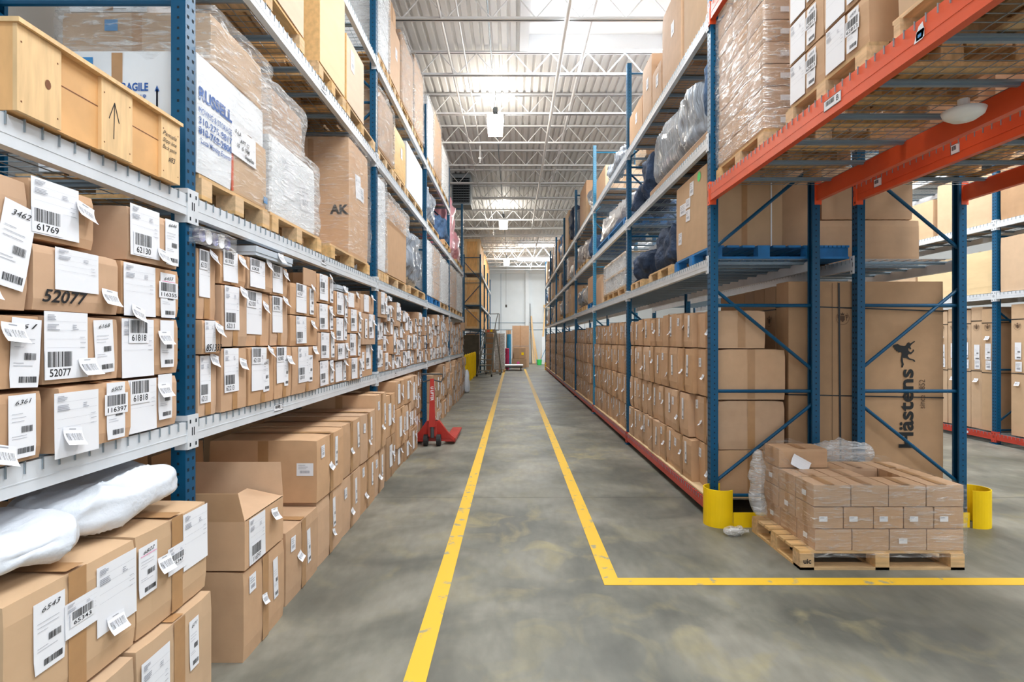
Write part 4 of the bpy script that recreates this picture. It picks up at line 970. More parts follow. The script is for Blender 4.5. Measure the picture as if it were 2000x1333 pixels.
goods('L', 1.58, [('pww', 6.6, 7.45, .72, .9, 0, 31, 'kraft_dark', 'brown wrapped carton'), ('pwc', 7.5, 8.3, .62, .9, 0, 33, 'pine', 'orange-brown carton with a note'), ('pwc', 8.4, 9.85, .72, .9, 0, 34, 'white_box', 'white printed carton')], z3, 'third shelf, third bay', G3)
goods('L', 1.58, [('pwb', 10.4, 12.0, .76, .9, 0, 35, 'silver_wrap', 'dark wrapped furniture bundle'), ('c', 12.05, 12.55, .85, .6, .2, 36, 'pink_solid', 'pink flat carton'), ('pwb', 12.6, 13.8, .6, .5, -.05, 37, 'quilt_blue', 'blue quilted bundle')], z3, 'third shelf, fourth bay', G3)
goods('L', 1.56, [('b', 14.2, 15.5, 1.7, .6, 0, 38, 'pink_wrap', 'tall pink film-wrapped bundle'), ('pwb', 15.7, 17.4, .9, .8, 0, 39, 'pink_wrap', 'lower pink-wrapped bundle')], z3, 'third shelf, fifth bay', G3)
# top shelf
z4 = 4.91; G4 = 'goods on the top shelf'
goods('L', 1.575, [('pws', 6.6, 7.15, 1.5, .9, 0, 41, 'white_box', 'white wrapped cartons'), ('pwc', 7.2, 7.86, .78, .9, 0, 43, 'kraft', 'brown carton'), ('pww', 7.92, 8.9, 1.0, .9, 0, 44, 'kraft_dark', 'brown wrapped carton beside it'), ('pww', 9.0, 9.9, 1.2, .9, 0, 45, 'kraft_dark', 'tall brown wrapped carton')], z4, 'top shelf, third bay', G4)
carton('L', 1.60, 7.22, 7.72, z4+.93, 6.12, .8, 'small brown carton on the brown carton, top shelf, third bay', G4)
goods('L', 1.575, [('pws', 10.4, 11.1, 1.15, .9, 0, 46, 'white_box', 'white wrapped cartons'), ('pww', 11.2, 12.4, 1.25, .9, 0, 47, 'kraft_dark', 'brown wrapped carton'), ('pww', 12.5, 13.8, 1.0, .9, 0, 48, 'white_box', 'pale wrapped carton')], z4, 'top shelf, fourth bay', G4)
# ================================================================ GOODS: carton wall on the other side
rr = random.Random(21); ROWZ = [.191, .63, 1.095, 1.575, 1.98]; RW = ['bottom', 'second', 'third', 'top']
for b in range(1, 8):
    for r in range(4):
        y = bayR[b]+.095; ye = bayR[b+1]-.012; ci = 0; n = 6 if b < 5 else 6
        ws = [rr.uniform(.85, 1.15) for _ in range(n)]; tot = sum(ws); ws = [q*(ye-y)/tot for q in ws]
        for w in ws:
            jz = 0 if b > 4 else rr.uniform(-.0, .0)
            xf = 1.835+rr.uniform(-.015, .02)+(.012 if r == 3 else 0)
            if b == 1 and ci == 0: xf = 1.90
            dp = .46 if (r == 3 and ci < 3 and b == 1) else .64
            h1 = ROWZ[r+1]-(rr.uniform(0, .06) if r == 3 else 0)
            lb = 'brown carton in the long carton wall, %s row, %s column of the %s bay' % (RW[r], o_(ci+1), BAYN[b-1])
            o = carton('R', xf, y, y+w, ROWZ[r], h1, dp, lb, 'brown cartons in the carton wall', wide=.07, seam=b < 3, sag=1.6)
            floor_labels(o, b*31+r*7+ci)
            y += w; ci += 1
# tall mattress cartons standing behind them
def crest_mesh(s=.06):
    mb = MB(); n = 28
    for i in range(n):
        if 3 < i < 11: continue
        a, b = 2*PI*i/n, 2*PI*(i+1)/n
        mb.quad([(s*math.cos(a), 0, s*math.sin(a)), (s*math.cos(b), 0, s*math.sin(b)), (s*.95*math.cos(b), 0, s*.95*math.sin(b)), (s*.95*math.cos(a), 0, s*.95*math.sin(a))][::-1])
    mb.quad([(-s*.32, 0, s*.35), (-s*.32, 0, -s*.25), (0, 0, -s*.6), (s*.32, 0, -s*.25), (s*.32, 0, s*.35)])
    mb.quad([(-s*.2, 0, s*.45), (s*.2, 0, s*.45), (s*.28, 0, s*.75), (s*.1, 0, s*.65), (0, 0, s*.95), (-s*.1, 0, s*.65), (-s*.28, 0, s*.75)])
    for q in (-1, 1):
        mb.bar((q*s*.4, 0, s*.45), (q*s*.72, 0, s*.45), s*.12, .0004); mb.bar((q*s*.72, 0, s*.45), (q*s*.66, 0, s*.0), s*.1, .0004); mb.bar((q*s*.5, 0, s*.3), (q*s*.62, 0, -s*.4), s*.07, .0004)
    return mb.mesh('crest', ['crest_ink'])
CREST = crest_mesh(.062)
def strap(o, w, d, z0, slope=0, th=.012):
    mb = MB(); e = .003; a, b = z0, z0-slope
    P = [(-w/2-e, -e, a), (w/2+e, -e, b), (w/2+e, d+e, b), (-w/2-e, d+e, a)]
    for i in range(4):
        p, q = P[i], P[(i+1) % 4]; mb.quad([p, q, (q[0], q[1], q[2]+th), (p[0], p[1], p[2]+th)])
    mb.build('strap', 'black_strap', o)
def tall(x0, x1, y, th, h, z0, lb, side='C', crest=True, mt='kraft_dark', group='tall mattress cartons'):
    if side == 'C': o = carton('C', y, x0, x1, z0, z0+h, th, lb, group, mt=mt, tapev=False, seam=False, sag=.35)
    else: o = carton('R', x0, y, y+th, z0, z0+h, x1-x0, lb, group, mt=mt, tapev=False, seam=False, sag=.35)
    w = o['w']; d = th if side == 'C' else x1-x0
    strap(o, w, d, h-.24, .05 if side == 'C' else 0); strap(o, w, d, h*.47, .03 if side == 'C' else 0)
    return o
o = tall(2.575, 4.03, 5.27, .25, 2.02, .185, 'tall tan carton standing on end with the black galloping horse and brand lettering')
def cx(px): return (px-1002)/1100*5.27-(2.575+4.03)/2
def cz(py): return CH-(py-665)/1100*5.27-.185
m_ = MB(); m_.text('Hästens', cx(1770.5), cz(799), .19, 0, -.006, rot=PI/2, bold=.022, wfit=.735); m_.build('lettering', ['horse_ink'], o)
m_ = MB(); m_.text('since 1852', cx(1801), cz(770), .075, 0, -.006, rot=PI/2, wfit=.27); m_.build('small_lettering', ['crest_ink'], o)
HP = [(72,140),(95,130),(125,122),(150,140),(195,145),(215,140),(232,112),(250,105),(258,120),(305,92),(315,97),(275,130),(262,150),(272,178),(262,185),(240,158),(240,195),(262,215),(285,205),(290,182),(303,188),(300,205),(270,235),(245,232),(232,252),(255,280),(300,292),(318,312),(305,318),(285,300),(250,295),(215,275),(190,275),(178,270),(182,310),(192,345),(180,380),(165,378),(170,345),(160,300),(165,262),(170,235),(168,215),(150,212),(135,218),(128,200),(112,205),(105,185),(92,185),(90,165),(78,160)]
m_ = MB(); m_.quad([(cx(1730+a/5.55), -.006, cz(650+b/5.55)) for a, b in HP][::-1]); m_.build('horse_mark', ['horse_ink'], o)
stick(o, CREST, 'crest_mark', cx(1645), cz(622), 0, -.006)
m_ = MB(); X = cx(1640); m_.quad([(X-.02, -.008, 2.0), (X-.002, -.008, 0), (X+.016, -.008, 0), (X-.004, -.008, 2.0)]); m_.build('strap', 'black_strap', o)
m_ = MB(); X = cx(1625); m_.quad([(X-.0015, -.0055, 0), (X+.0015, -.0055, 0), (X+.0015, -.0055, 2.0), (X-.0015, -.0055, 2.0)]); m_.build('fold_line', 'crest_ink', o)
for i in range(6):
    y = 5.535+i*.27; o = tall(2.575+.01*i, 4.03, y, .245, 2.0, .185, 'tall carton standing on end, %s behind the horse one' % o_(i+1))
    stick(o, CREST, 'crest_mark', -(o['w']/2+.007), 1.66, 0, .12).rotation_euler = (0, 0, -PI/2)
# far rack: tall cartons in a row
y = 7.75; i = 0
while y < 10.7:
    if abs(y+.12-8.95) < .17: y = 9.02
    o = tall(7.69+random.Random(i).uniform(0, .05), 8.6, y, .235, 1.98+.04*(i % 2), .185, 'tall narrow carton with labels in the rack across the second aisle, %s one' % o_(i+1), 'R', mt='kraft_tan', group='tall cartons across the second aisle')
    stick(o, CREST, 'crest_mark', 0, 1.68, 0, -.006); stick(o, lab_slip(.11, .26, None, False, i % 4), 'tall_label', .01, 1.3-.02*(i % 3), 0, -.006); stick(o, lab_note(.11, .15, i % 3), 'note', .02, 1.06, 0, -.006); stick(o, lab_tag(i % 3), 'curled_tag', 0, .8 if i % 2 else 1.5, 0, -.008)
    y += .242; i += 1
G5 = 'goods in the rack across the second aisle'
goods('R', 7.68, [('c', 7.9, 8.88, .86, .8, 0, 51, 'kraft_tan', 'big tan carton with red print'), ('c', 9.02, 9.55, .7, .8, 0, 52, 'plywood', 'pale plywood box by the post'), ('c', 9.6, 10.7, .68, .8, 0, 54, 'plywood', 'second pale plywood box'), ('c', 10.75, 12.3, .8, .8, 0, 56, 'kraft_tan', 'tan carton farther along')], 2.41, 'lower shelf across the second aisle', G5)
goods('R', 7.68, [('c', 7.4, 8.88, .95, .8, 0, 52, 'kraft_dark', 'dark brown carton'), ('c', 9.02, 10.2, .9, .8, 0, 54, 'kraft_tan', 'tan carton past the post'), ('c', 10.3, 12.2, .7, .8, 0, 56, 'kraft_tan', 'wide tan carton')], 3.54, 'middle shelf across the second aisle', G5)
goods('R', 7.68, [('c', 5.6, 7.2, .9, .8, 0, 52, 'kraft_dark', 'brown carton'), ('c', 9.1, 10.9, .8, .8, 0, 54, 'kraft', 'wide brown carton')], 4.65, 'upper shelf across the second aisle', G5)
# ---- carton-wall rack, lower shelf (2.40)
z = 2.41; GA = 'goods on the lower shelf over the carton wall'
pallet('R', 1.84, 5.25, 6.42, z, 1.0, 'bright blue pallet under the big tan carton at the corner', 'blue_pallet')
o = carton('R', 1.85, 5.40, 6.40, z+.128, 3.36, .74, 'big tan carton with green dot and paper labels, on the blue pallet', GA, mt='kraft_tan', tapev=False)
for x, zz, w_, h_ in ((.12, .70, .13, .14), (-.18, .55, .22, .12), (.0, .45, .14, .12), (.0, .58, .16, .10), (-.28, .25, .12, .13)): stick(o, lab_note(w_, h_, int(zz*10)), 'note', x-.05, zz-.02, .05)
m_ = MB(); m_.quad([(.05*math.cos(k), 0, .05*math.sin(k)) for k in [j*PI/6 for j in range(12)]]); stick(o, m_.mesh('green_dot', ['green']), 'green_dot', .30, .74)
m_ = MB(); m_.quad([(.5, .62, 0), (.5, .633, 0), (.5, .633, .82), (.5, .62, .82)]); m_.build('strap', 'paper', o)
carton('C', 5.62, 3.02, 4.06, z, 2.86, .9, 'wide brown carton with a black hand slot, rear rack behind the orange beams', GA, mt='kraft_dark', tapev=False)
carton('C', 5.66, 3.10, 4.02, 2.865, 3.40, .8, 'brown carton on the one with the hand slot', GA, mt='kraft_dark', tapev=False)
carton('C', 5.60, 2.62, 2.98, z+.13, 3.40, .8, 'dark narrow carton between the two racks, lower shelf', GA, mt='kraft_dark', tapev=False)
pallet('R', 2.86, 5.25, 6.40, z, .28, 'narrow blue pallet end sticking out between the racks', 'blue_pallet', front=2)
goods('R', 1.83, [('pwb', 6.55, 7.6, .55, .9, .0, 61, 'quilt_navy', 'big navy quilted bundle'), ('b', 7.65, 8.05, .85, .5, .25, 62, 'quilt_blue', 'blue blanket roll tied with brown tape'), ('pwb', 8.1, 8.85, .5, .9, .02, 63, 'quilt_navy', 'dark folded blankets')], z, 'lower shelf, first bay, carton wall', GA)
o = empty('wrapped_cabinet', (1.84, 10.3, z+.128), -PI/2, 'pale machine wrapped in film with timber strips, on a long pallet', 'cabinet')
pallet('R', 1.83, 9.2, 11.5, z, .95, 'long wooden pallet with many blocks under the wrapped machine', front=5)
mb = MB(); mb.box(-1.05, 1.05, .03, .8, .02, .55); mb.build('body', 'grey_lid', o); link('film', film_mesh(2.12, .8, .56, 6, mt='film_white', amp=.02), o)
for zz in (.0, .28, .55): MB().box(-1.07, 1.07, -.0, .84, zz, zz+.03).build('timber_strip', 'pine', o)
goods('R', 1.84, [('c', 11.75, 12.5, .60, .8, 0, 66, 'kraft', 'plain brown carton by the bright blue post')], z, 'lower shelf, second bay, carton wall', GA)
goods('R', 1.84, [('pbc', 12.9, 13.9, .62, .8, 0, 68, 'kraft', 'tall tan carton'), ('pwb', 14.1, 15.0, .6, .8, 0, 69, 'grey_wrap', 'grey wrapped bundle'), ('pwb', 15.1, 16.2, .55, .8, 0, 70, 'silver_wrap', 'silver wrapped bundle')], z, 'lower shelf, third bay, carton wall', GA)
# ---- middle shelf (3.53)
z = 3.54; GB = 'goods on the middle shelf over the carton wall'
carton('R', 1.83, 5.3, 7.55, z, z+.10, .8, 'flat brown carton lying under the long wrapped roll', GB, mt='kraft_dark', tapev=False, seam=False)
blob('R', 1.80, 5.54, 7.60, z+.105, z+.80, .70, 'wrapped_roll', 'long silver film-wrapped blue roll lying along the middle shelf', 'roll', 'silver_wrap', 71, 'wrapped bundles on the shelves', pw=4.5, amp=.05, freq=3.6, crease=.06, nu=130, nv=60)
blob('R', 1.82, 5.27, 5.50, z+.12, z+.9, .6, 'quilted_cover', 'blue quilted cover at the near end of the long roll', 'blanket', 'quilt_blue', 72, 'wrapped bundles on the shelves', pw=3, amp=.04, freq=4, crease=.02)
blob('R', 1.82, 7.70, 8.18, z, z+.75, .5, 'quilted_bundle', 'navy quilted bundle with a paper label, hanging over the beam end', 'bundle', 'quilt_navy', 73, 'wrapped bundles on the shelves', pw=3, amp=.09, freq=5, crease=.07)
blob('R', 1.80, 8.26, 8.80, z, z+.45, .6, 'quilted_bundle', 'navy quilted bundle drooping beside the second post', 'bundle', 'quilt_navy', 74, 'wrapped bundles on the shelves', pw=3, amp=.09, freq=5, crease=.07)
goods('R', 1.82, [('pbb', 9.2, 12.3, .50, .6, 0, 75, 'grey_wrap', 'long pale film-wrapped carpet roll'), ('b', 9.5, 10.6, .55, .45, .6, 76, 'quilt_blue', 'striped blue bundle behind the roll')], z, 'middle shelf, second bay, carton wall', GB)
goods('R', 1.82, [('b', 12.85, 13.9, .62, .8, 0, 77, 'quilt_blue', 'pale blue film-wrapped bundle'), ('pwb', 14.0, 15.1, .6, .8, 0, 78, 'grey_wrap', 'grey wrapped armchair'), ('pwb', 15.15, 16.3, .7, .8, 0, 79, 'grey_wrap', 'second grey wrapped armchair')], z, 'middle shelf, third bay, carton wall', GB)
# ---- upper shelf (4.64)
z = 4.65; GC = 'goods on the upper shelf over the carton wall'
goods('R', 1.83, [('c', 5.3, 6.05, 1.15, .8, 0, 82, 'kraft_tan', 'tall tan carton over the corner post'), ('c', 6.15, 6.92, .96, .8, 0, 81, 'kraft', 'brown carton with strap marks'), ('c', 6.97, 7.42, .50, .8, 0, 83, 'kraft', 'low carton beside it'), ('c', 7.46, 7.98, .82, .8, 0, 85, 'kraft', 'carton with a band of icons'), ('c', 8.02, 8.88, .50, .8, 0, 87, 'kraft', 'wide carton with arrow and glass icons')], z, 'upper shelf, first bay, carton wall', GC)
goods('R', 1.83, [('c', 9.1, 9.9, .55, .6, .32, 88, 'kraft_tan', 'pale carton'), ('b', 9.3, 11.1, .35, .3, -.04, 89, 'silver_wrap', 'slim silver wrapped bundle leaning out'), ('c', 11.2, 12.4, .50, .8, 0, 90, 'kraft', 'low brown carton')], z, 'upper shelf, second bay, carton wall', GC)
goods('R', 1.83, [('b', 12.8, 14.0, .75, .6, 0, 91, 'silver_wrap', 'pale blue-grey wrapped bundle'), ('c', 14.1, 14.8, .65, .8, 0, 92, 'kraft_tan', 'slim tan carton'), ('c', 14.9, 16.3, 1.25, .9, .1, 94, 'kraft', 'big brown carton')], z, 'upper shelf, third bay, carton wall', GC)
rr = random.Random(77)
for b in range(4, 8):
    for j, z in enumerate(LVR):
        y = bayR[b]+.12; ye = bayR[b+1]-.1; i = 0; lst = []
        while y < ye-.5:
            w = min(rr.uniform(.7, 1.3), ye-y); k = rr.choice(('pwb', 'b', 'c', 'pwc', 'pww')); 
            mt = rr.choice(('silver_wrap', 'grey_wrap', 'quilt_navy', 'quilt_blue') if k[-1] == 'b' else ('kraft', 'kraft_dark', 'kraft_tan'))
            h = rr.uniform(.5, .85) if j < 2 else rr.uniform(.7, 1.25)
            nm = {'silver_wrap': 'silver wrapped bundle', 'grey_wrap': 'grey wrapped bundle', 'quilt_navy': 'navy blanket bundle', 'quilt_blue': 'blue blanket bundle', 'kraft': 'brown carton', 'kraft_dark': 'dark brown carton', 'kraft_tan': 'tan carton'}[mt]
            lst.append((k, y, y+w-.05, h, .8, rr.uniform(-.01, .04), b*10+j*3+i, mt, '%s %s' % (o_(i+1), nm))); y += w; i += 1
        goods('R', 1.83, lst, z+.01, '%s shelf, %s bay, carton wall' % (RN[j], BAYN[b-1]), (GA, GB, GC)[j])
# ================================================================ the orange bay over the passage
z = 3.08; GO = 'small cartons wrapped on the passage pallet'
pallet('R', 1.84, 4.14, 5.10, z, .9, 'wooden pallet under the film-wrapped small cartons over the passage')
for r in range(8):
    for c in range(3):
        o = carton('R', 1.85, 4.15+c*.31, 4.15+(c+1)*.31, z+.128+r*.163, z+.128+(r+1)*.163, .88, 'small brown carton in film over the passage, %s row, %s column' % (frombottom(r, 8), o_(c+1)), GO, mt='kraft', tapev=False)
        if c == 0:
            m_ = MB(); m_.quad([(.1565, .12, .05), (.1565, .2, .05), (.1565, .2, .09), (.1565, .12, .09)]); m_.build('small_label', 'paper', o)
wrap('R', 1.845, 4.14, 5.09, z+.125, z+.13+8*.163, .89, 'clear stretch film around the small cartons over the passage', 15, mt='film', amp=.016)
pallet('R', 1.84, 2.93, 3.80, z, .9, 'wooden pallet under the cartons marked 62813 over the passage')
for r in range(4):
    for c in range(2):
        for d in range(2):
            o = carton('R', 1.85+d*.44, 2.93+c*.425, 2.93+(c+1)*.425, z+.128+r*.27, z+.128+(r+1)*.27, .43, 'brown carton over the passage %s, %s row, %s of two' % ('with barcode 62813' if d == 0 else 'behind those marked 62813', frombottom(r, 4), o_(c+1)), 'cartons marked 62813', mt='kraft', tapev=False)
            if d == 0:
                stick(o, lab_sheet(.19, .25, None, seed=1), 'sheet_label', -.09, .13, .0); stick(o, lab_slip(.10, .22, '6805', False, 1, '62813'), 'slip_label', .08, .13, .04, -.004)
pallet('R', 1.84, 1.55, 2.75, z, .9, 'wooden pallet seen from below at the near end of the orange bay', front=4)
for c in range(2): carton('R', 1.86, 1.6+c*.57, 2.16+c*.57, z+.128, z+.7, .85, 'large brown carton at the near end of the orange bay, %s one' % o_(c+1), 'cartons marked 62813', mt='kraft_tan')
for i, (a, b) in enumerate(((3.9, 5.0), (2.7, 3.8), (1.6, 2.6))):
    pallet('R', 3.2, a, b, z, .9, 'wooden pallet on the rear orange bay, %s from the corner' % o_(i+1), front=4)
    carton('R', 3.22, a+.03, b-.03, z+.128, z+.85, .85, 'large brown carton on the rear orange bay, %s from the corner' % o_(i+1), 'cartons on the rear orange bay', mt='kraft')
z = 4.73
for i, (a, b) in enumerate(((4.0, 5.05), (2.8, 3.8))):
    pallet('R', 1.84, a, b, z, .9, 'wooden pallet on the upper orange level, %s from the corner' % o_(i+1)); carton('R', 1.85, a+.02, b-.02, z+.128, z+.9, .86, 'brown carton on the upper orange level, %s from the corner' % o_(i+1), 'cartons on the rear orange bay')
# dome lamp under the passage deck
o = empty('dome_lamp', (2.60, 3.25, 2.955), 0, 'white dome lamp under the orange bay', 'ceiling lamp')
mb = MB(); n = 28; R_ = [(.03, .085), (.02, .108), (-.01, .098), (-.035, .06), (-.037, .02), (-.042, .018), (-.042, .0)]
vs = [(r*math.cos(2*PI*k/n), r*math.sin(2*PI*k/n), zz) for zz, r in R_ for k in range(n)]
mb.add(vs, [((j+1)*n+k, (j+1)*n+(k+1) % n, j*n+(k+1) % n, j*n+k) for j in range(len(R_)-1) for k in range(n)]+[tuple(range(n))]); mb.build('dome', 'lens_white', o, smooth=True)
MB().tube([(0, 0, .03), (0, 0, .085)], .03, 10).build('bracket', 'lens_white', o)
# ================================================================ wrapped pallet on the floor
px0, px1, py0, py1 = 2.06, 3.24, 4.04, 4.86
o = pallet('C', py0, px0, px1, 0, .82, 'worn wooden pallet on the floor with black stamp on its corner block', h=.135, group='wooden pallets')
MB().box(-.59, .59, 0, .1, 0, .019).build('bottom_board', 'pallet_wood', o)
m_ = MB(); m_.text('uic', 0, 0, .05, 0, 0, bold=.03); stick(o, m_.mesh('stamp', ['ink']), 'stamp', -.54, .062, 0, -.0015)
GP = 'small cartons on the floor pallet'; zz = .137; hh = .158
lay = [(4, 2.17), (5, 2.16), (4, 2.16)]
for r in range(3):
    n, x0 = lay[r]; w = (3.245-x0)/n
    for c in range(n):
        for d in range(3):
            if r == 2 and (c, d) == (2, 1): continue
            o = carton('C', 4.05+d*.27, x0+c*w, x0+(c+1)*w, zz+r*hh, zz+(r+1)*hh, .262, 'small brown carton on the floor pallet, %s layer, %s along, %s deep' % (frombottom(r, 3), o_(c+1), o_(d+1)), GP, mt='kraft', tapev=False, sag=.5)
            if d == 0 and (r == 1 or (r == 0 and c == 2)):
                m_ = MB(); m_.quad([(-.07, -.005, .05), (-.01, -.005, .05), (-.01, -.005, .088), (-.07, -.005, .088)]); m_.ink(-.065, -.035, .075, .08, 1, -.0054); m_.build('small_label', ['paper', 'grey_ink'], o)
            if c == 0 and (r+d) % 2 == 0:
                m_ = MB(); X = -w/2+.002-.004; m_.quad([(X, .16, .05), (X, .10, .05), (X, .10, .09), (X, .16, .09)]); m_.build('side_label', 'paper', o)
o = carton('C', 4.58, 2.16, 2.56, zz+3*hh, zz+4*hh+.0, .26, 'single small carton on top of the floor pallet load', GP, mt='kraft', tapev=False, sag=.5)
m_ = MB(); paper(m_, .16, .09, .03); l_ = stick(o, m_.mesh('delivery_note', ['paper']), 'delivery_note', -.03, .04, .5, -.01)
# film: a skirt round the load with a torn, wavy rim that climbs to the single carton
mb = MB(); n = 80; nz_ = 14; X0, X1, Y0_, Y1_ = 2.15, 3.255, 4.035, 4.87; vs = []
def rim(x, y): 
    k = max(0, 1-((x-2.16)/.55))*max(0, (y-4.15)/.65); return .615+.16*min(1, k*1.5)+(.07 if y > 4.84 else 0)*math.sin((x-2.2)*2.6)+.012*noise.noise(Vector((x*9, y*9, 0)))
per = 2*(X1-X0)+2*(Y1_-Y0_)
for j in range(nz_+1):
    for i in range(n):
        s_ = per*i/n
        if s_ < X1-X0: x, y, nx_, ny_ = X0+s_, Y0_, 0, -1
        elif s_ < X1-X0+Y1_-Y0_: x, y, nx_, ny_ = X1, Y0_+s_-(X1-X0), 1, 0
        elif s_ < 2*(X1-X0)+Y1_-Y0_: x, y, nx_, ny_ = X1-(s_-(X1-X0)-(Y1_-Y0_)), Y1_, 0, 1
        else: x, y, nx_, ny_ = X0, Y1_-(s_-2*(X1-X0)-(Y1_-Y0_)), -1, 0
        z_ = .10+(rim(x, y)-.10)*j/nz_; k = .006+abs(noise.noise(Vector((x*4, y*4, z_*9))))*.016+.01*(j == 0)
        if z_ > .6: k -= .02*min(1, (z_-.6)*20)
        vs.append((x+nx_*k, y+ny_*k, z_))
mb.add(vs, [(j*n+i, j*n+(i+1) % n, (j+1)*n+(i+1) % n, (j+1)*n+i) for j in range(nz_) for i in range(n)])
tag(mb.build('stretch_film', 'film_light', smooth=True), 'clear stretch film around the cartons on the floor pallet', 'plastic wrap', 'stretch film around pallet loads')
def crumple(x0, x1, y0, y1, z0, z1, sd, lb, amp=.05):
    o = link('loose_film', blob_mesh(x1-x0, y1-y0, z1-z0, sd, mt='film_white', pw=2.4, amp=amp, freq=7, crease=.03, nu=56, nv=28, flat=True), None, ((x0+x1)/2, y0, z0)); return tag(o, lb, 'plastic wrap', 'loose film')
crumple(2.56, 3.15, 4.88, 5.0, .55, .78, 5, 'crumpled clear film hanging at the back edge of the floor pallet load', .03)
crumple(1.99, 2.14, 4.68, 4.82, .18, .72, 9, 'torn whitish film tail hanging off the corner of the floor pallet load', .04)
crumple(1.76, 2.02, 4.70, 4.83, .0, .07, 11, 'scrap of white film lying on the floor before the yellow guard', .03)
# yellow guards and rail
def guard(x, y, a0, a1, lb, flat):
    o = empty('post_guard', (x, y, 0), 0, lb, 'guard', 'yellow post guards'); mb = MB(); n = 22; R1, R0, h = .135, .127, .33; vs = []
    ring = [(a0+(a1-a0)*i/n) for i in range(n+1)]
    pts = [(math.cos(a), math.sin(a)) for a in ring]
    P1 = [(R1*c, R1*s) for c, s in pts]; P0 = [(R0*c, R0*s) for c, s in pts]
    # straight legs running back
    for (L_, f) in ((P1, 1), (P0, 1)):
        L_.append((L_[-1][0]+flat[0], L_[-1][1]+flat[1]))
    m = len(P1)
    for z_ in (0, h): vs += [(a, b, z_) for a, b in P1]+[(a, b, z_) for a, b in P0]
    fs = []
    for i in range(m-1):
        fs += [(i, i+1, 2*m+i+1, 2*m+i), (m+i+1, m+i, 3*m+i, 3*m+i+1), (2*m+i, 2*m+i+1, 3*m+i+1, 3*m+i)]
    fs += [(0, 2*m, 3*m, m), (m-1, 2*m-1, 4*m-1, 3*m-1)]
    mb.add(vs, fs); mb.build('guard_shell', 'safety_yellow', o, smooth=False)
    return o
guard(1.85, 5.06, math.radians(-52), math.radians(-268), 'yellow curved steel guard around the corner post of the carton wall', (.06, 0))
g2 = guard(4.11, 5.04, math.radians(-128), math.radians(88), 'yellow curved steel guard behind the wrapped pallet, around the far post', (-.06, 0))
mb = MB(); mb.box(1.94, 4.02, 4.955, 4.965, 0, .13); mb.box(1.94, 4.02, 4.965, 5.05, 0, .01); tag(mb.build('guard_rail', 'safety_yellow'), 'low yellow steel rail joining the two yellow guards', 'guard rail')
o = empty('post_guard', (1.86, 31.35, 0), 0, 'small yellow guard at the far end post of the carton wall', 'guard', 'yellow post guards'); MB().tube([(0, 0, 0), (0, 0, .4)], .1, 14).build('guard_shell', 'safety_yellow', o)
# ================================================================ pallet jack
o = empty('pallet_jack', (-1.29, 8.85, 0), 0, 'red hand pallet jack standing against the floor cartons, handle upright', 'pallet jack')
for s in (-1, 1):
    mb = MB(); x = s*.26; mb.add([(x-.08,.12,.085),(x+.08,.12,.085),(x+.08,1.28,.085),(x-.08,1.28,.085),(x-.08,.12,.03),(x+.08,.12,.03),(x+.08,1.28,.055),(x-.08,1.28,.055)], [(0,1,2,3),(4,7,6,5),(0,4,5,1),(1,5,6,2),(2,6,7,3),(3,7,4,0)])
    mb.add([(x-.08,1.28,.085),(x+.08,1.28,.085),(x+.04,1.36,.07),(x-.04,1.36,.07),(x-.08,1.28,.055),(x+.08,1.28,.055),(x+.04,1.36,.05),(x-.04,1.36,.05)], [(0,1,2,3),(4,7,6,5),(0,4,5,1),(1,5,6,2),(2,6,7,3),(3,7,4,0)])
    mb.build('fork', 'jack_red', o); MB().tube([(x-.04, 1.15, .04), (x+.04, 1.15, .04)], .04, 12).build('load_roller', 'rubber', o)
    mb = MB(); q = [(s*.34, 0), (s*.32, 0)]
    mb.add([(s*.05,.04,.36),(s*.34,.04,.10),(s*.34,.04,.05),(s*.05,.04,.28),(s*.05,.12,.36),(s*.34,.12,.10),(s*.34,.12,.05),(s*.05,.12,.28)], [(0,1,2,3),(4,7,6,5),(0,4,5,1),(1,5,6,2),(2,6,7,3),(3,7,4,0)]); mb.build('heel_plate', 'jack_red', o)
    m_ = MB(); m_.tube([(s*.1-.03, -.06, .09), (s*.1+.03, -.06, .09)], .09, 20); w_ = m_.build('steer_wheel', 'rubber', o); m_ = MB(); m_.tube([(s*.1-.033, -.06, .09), (s*.1+.033, -.06, .09)], .04, 12); m_.build('wheel_hub', 'dark_steel', w_)
mb = MB(); mb.box(-.34, .34, .06, .14, .05, .09); mb.box(-.07, .07, -.02, .12, .14, .38); mb.add([(-.1,.1,.38),(.1,.1,.38),(.1,.0,.38),(-.1,0,.38),(-.3,.12,.09),(.3,.12,.09),(.3,.05,.09),(-.3,.05,.09)], [(0,1,5,4),(1,2,6,5),(2,3,7,6),(3,0,4,7),(0,3,2,1)]); mb.build('body', 'jack_red', o)
MB().tube([(0, -.06, .13), (0, -.06, .36)], .028, 14).build('pump_piston', 'dark_steel', o)
mb = MB(); mb.add([(-.05,-.09,.30),(.05,-.09,.30),(.03,-.10,1.05),(-.03,-.10,1.05),(-.05,-.03,.30),(.05,-.03,.30),(.03,-.06,1.05),(-.03,-.06,1.05)], [(0,1,2,3),(4,7,6,5),(0,4,5,1),(1,5,6,2),(2,6,7,3),(3,7,4,0)]); h_ = mb.build('handle', 'jack_red', o)
m_ = MB(); m_.text('U LIFTER', 0, 0, .06, 0, 0, rot=-PI/2, bold=.03, wfit=.22); l_ = m_.build('handle_text', ['paper'], h_, (0, -.1005, .82), (.0, 0, 0))
m_ = MB(); m_.tube([(-.03, -.08, 1.03), (-.14, -.08, 1.0), (-.17, -.08, 1.06), (-.16, -.08, 1.12), (.16, -.08, 1.12), (.17, -.08, 1.06), (.14, -.08, 1.0), (.03, -.08, 1.03)], .012, 8); m_.build('grip_loop', 'dark_steel', h_)
o.location.x = -1.26
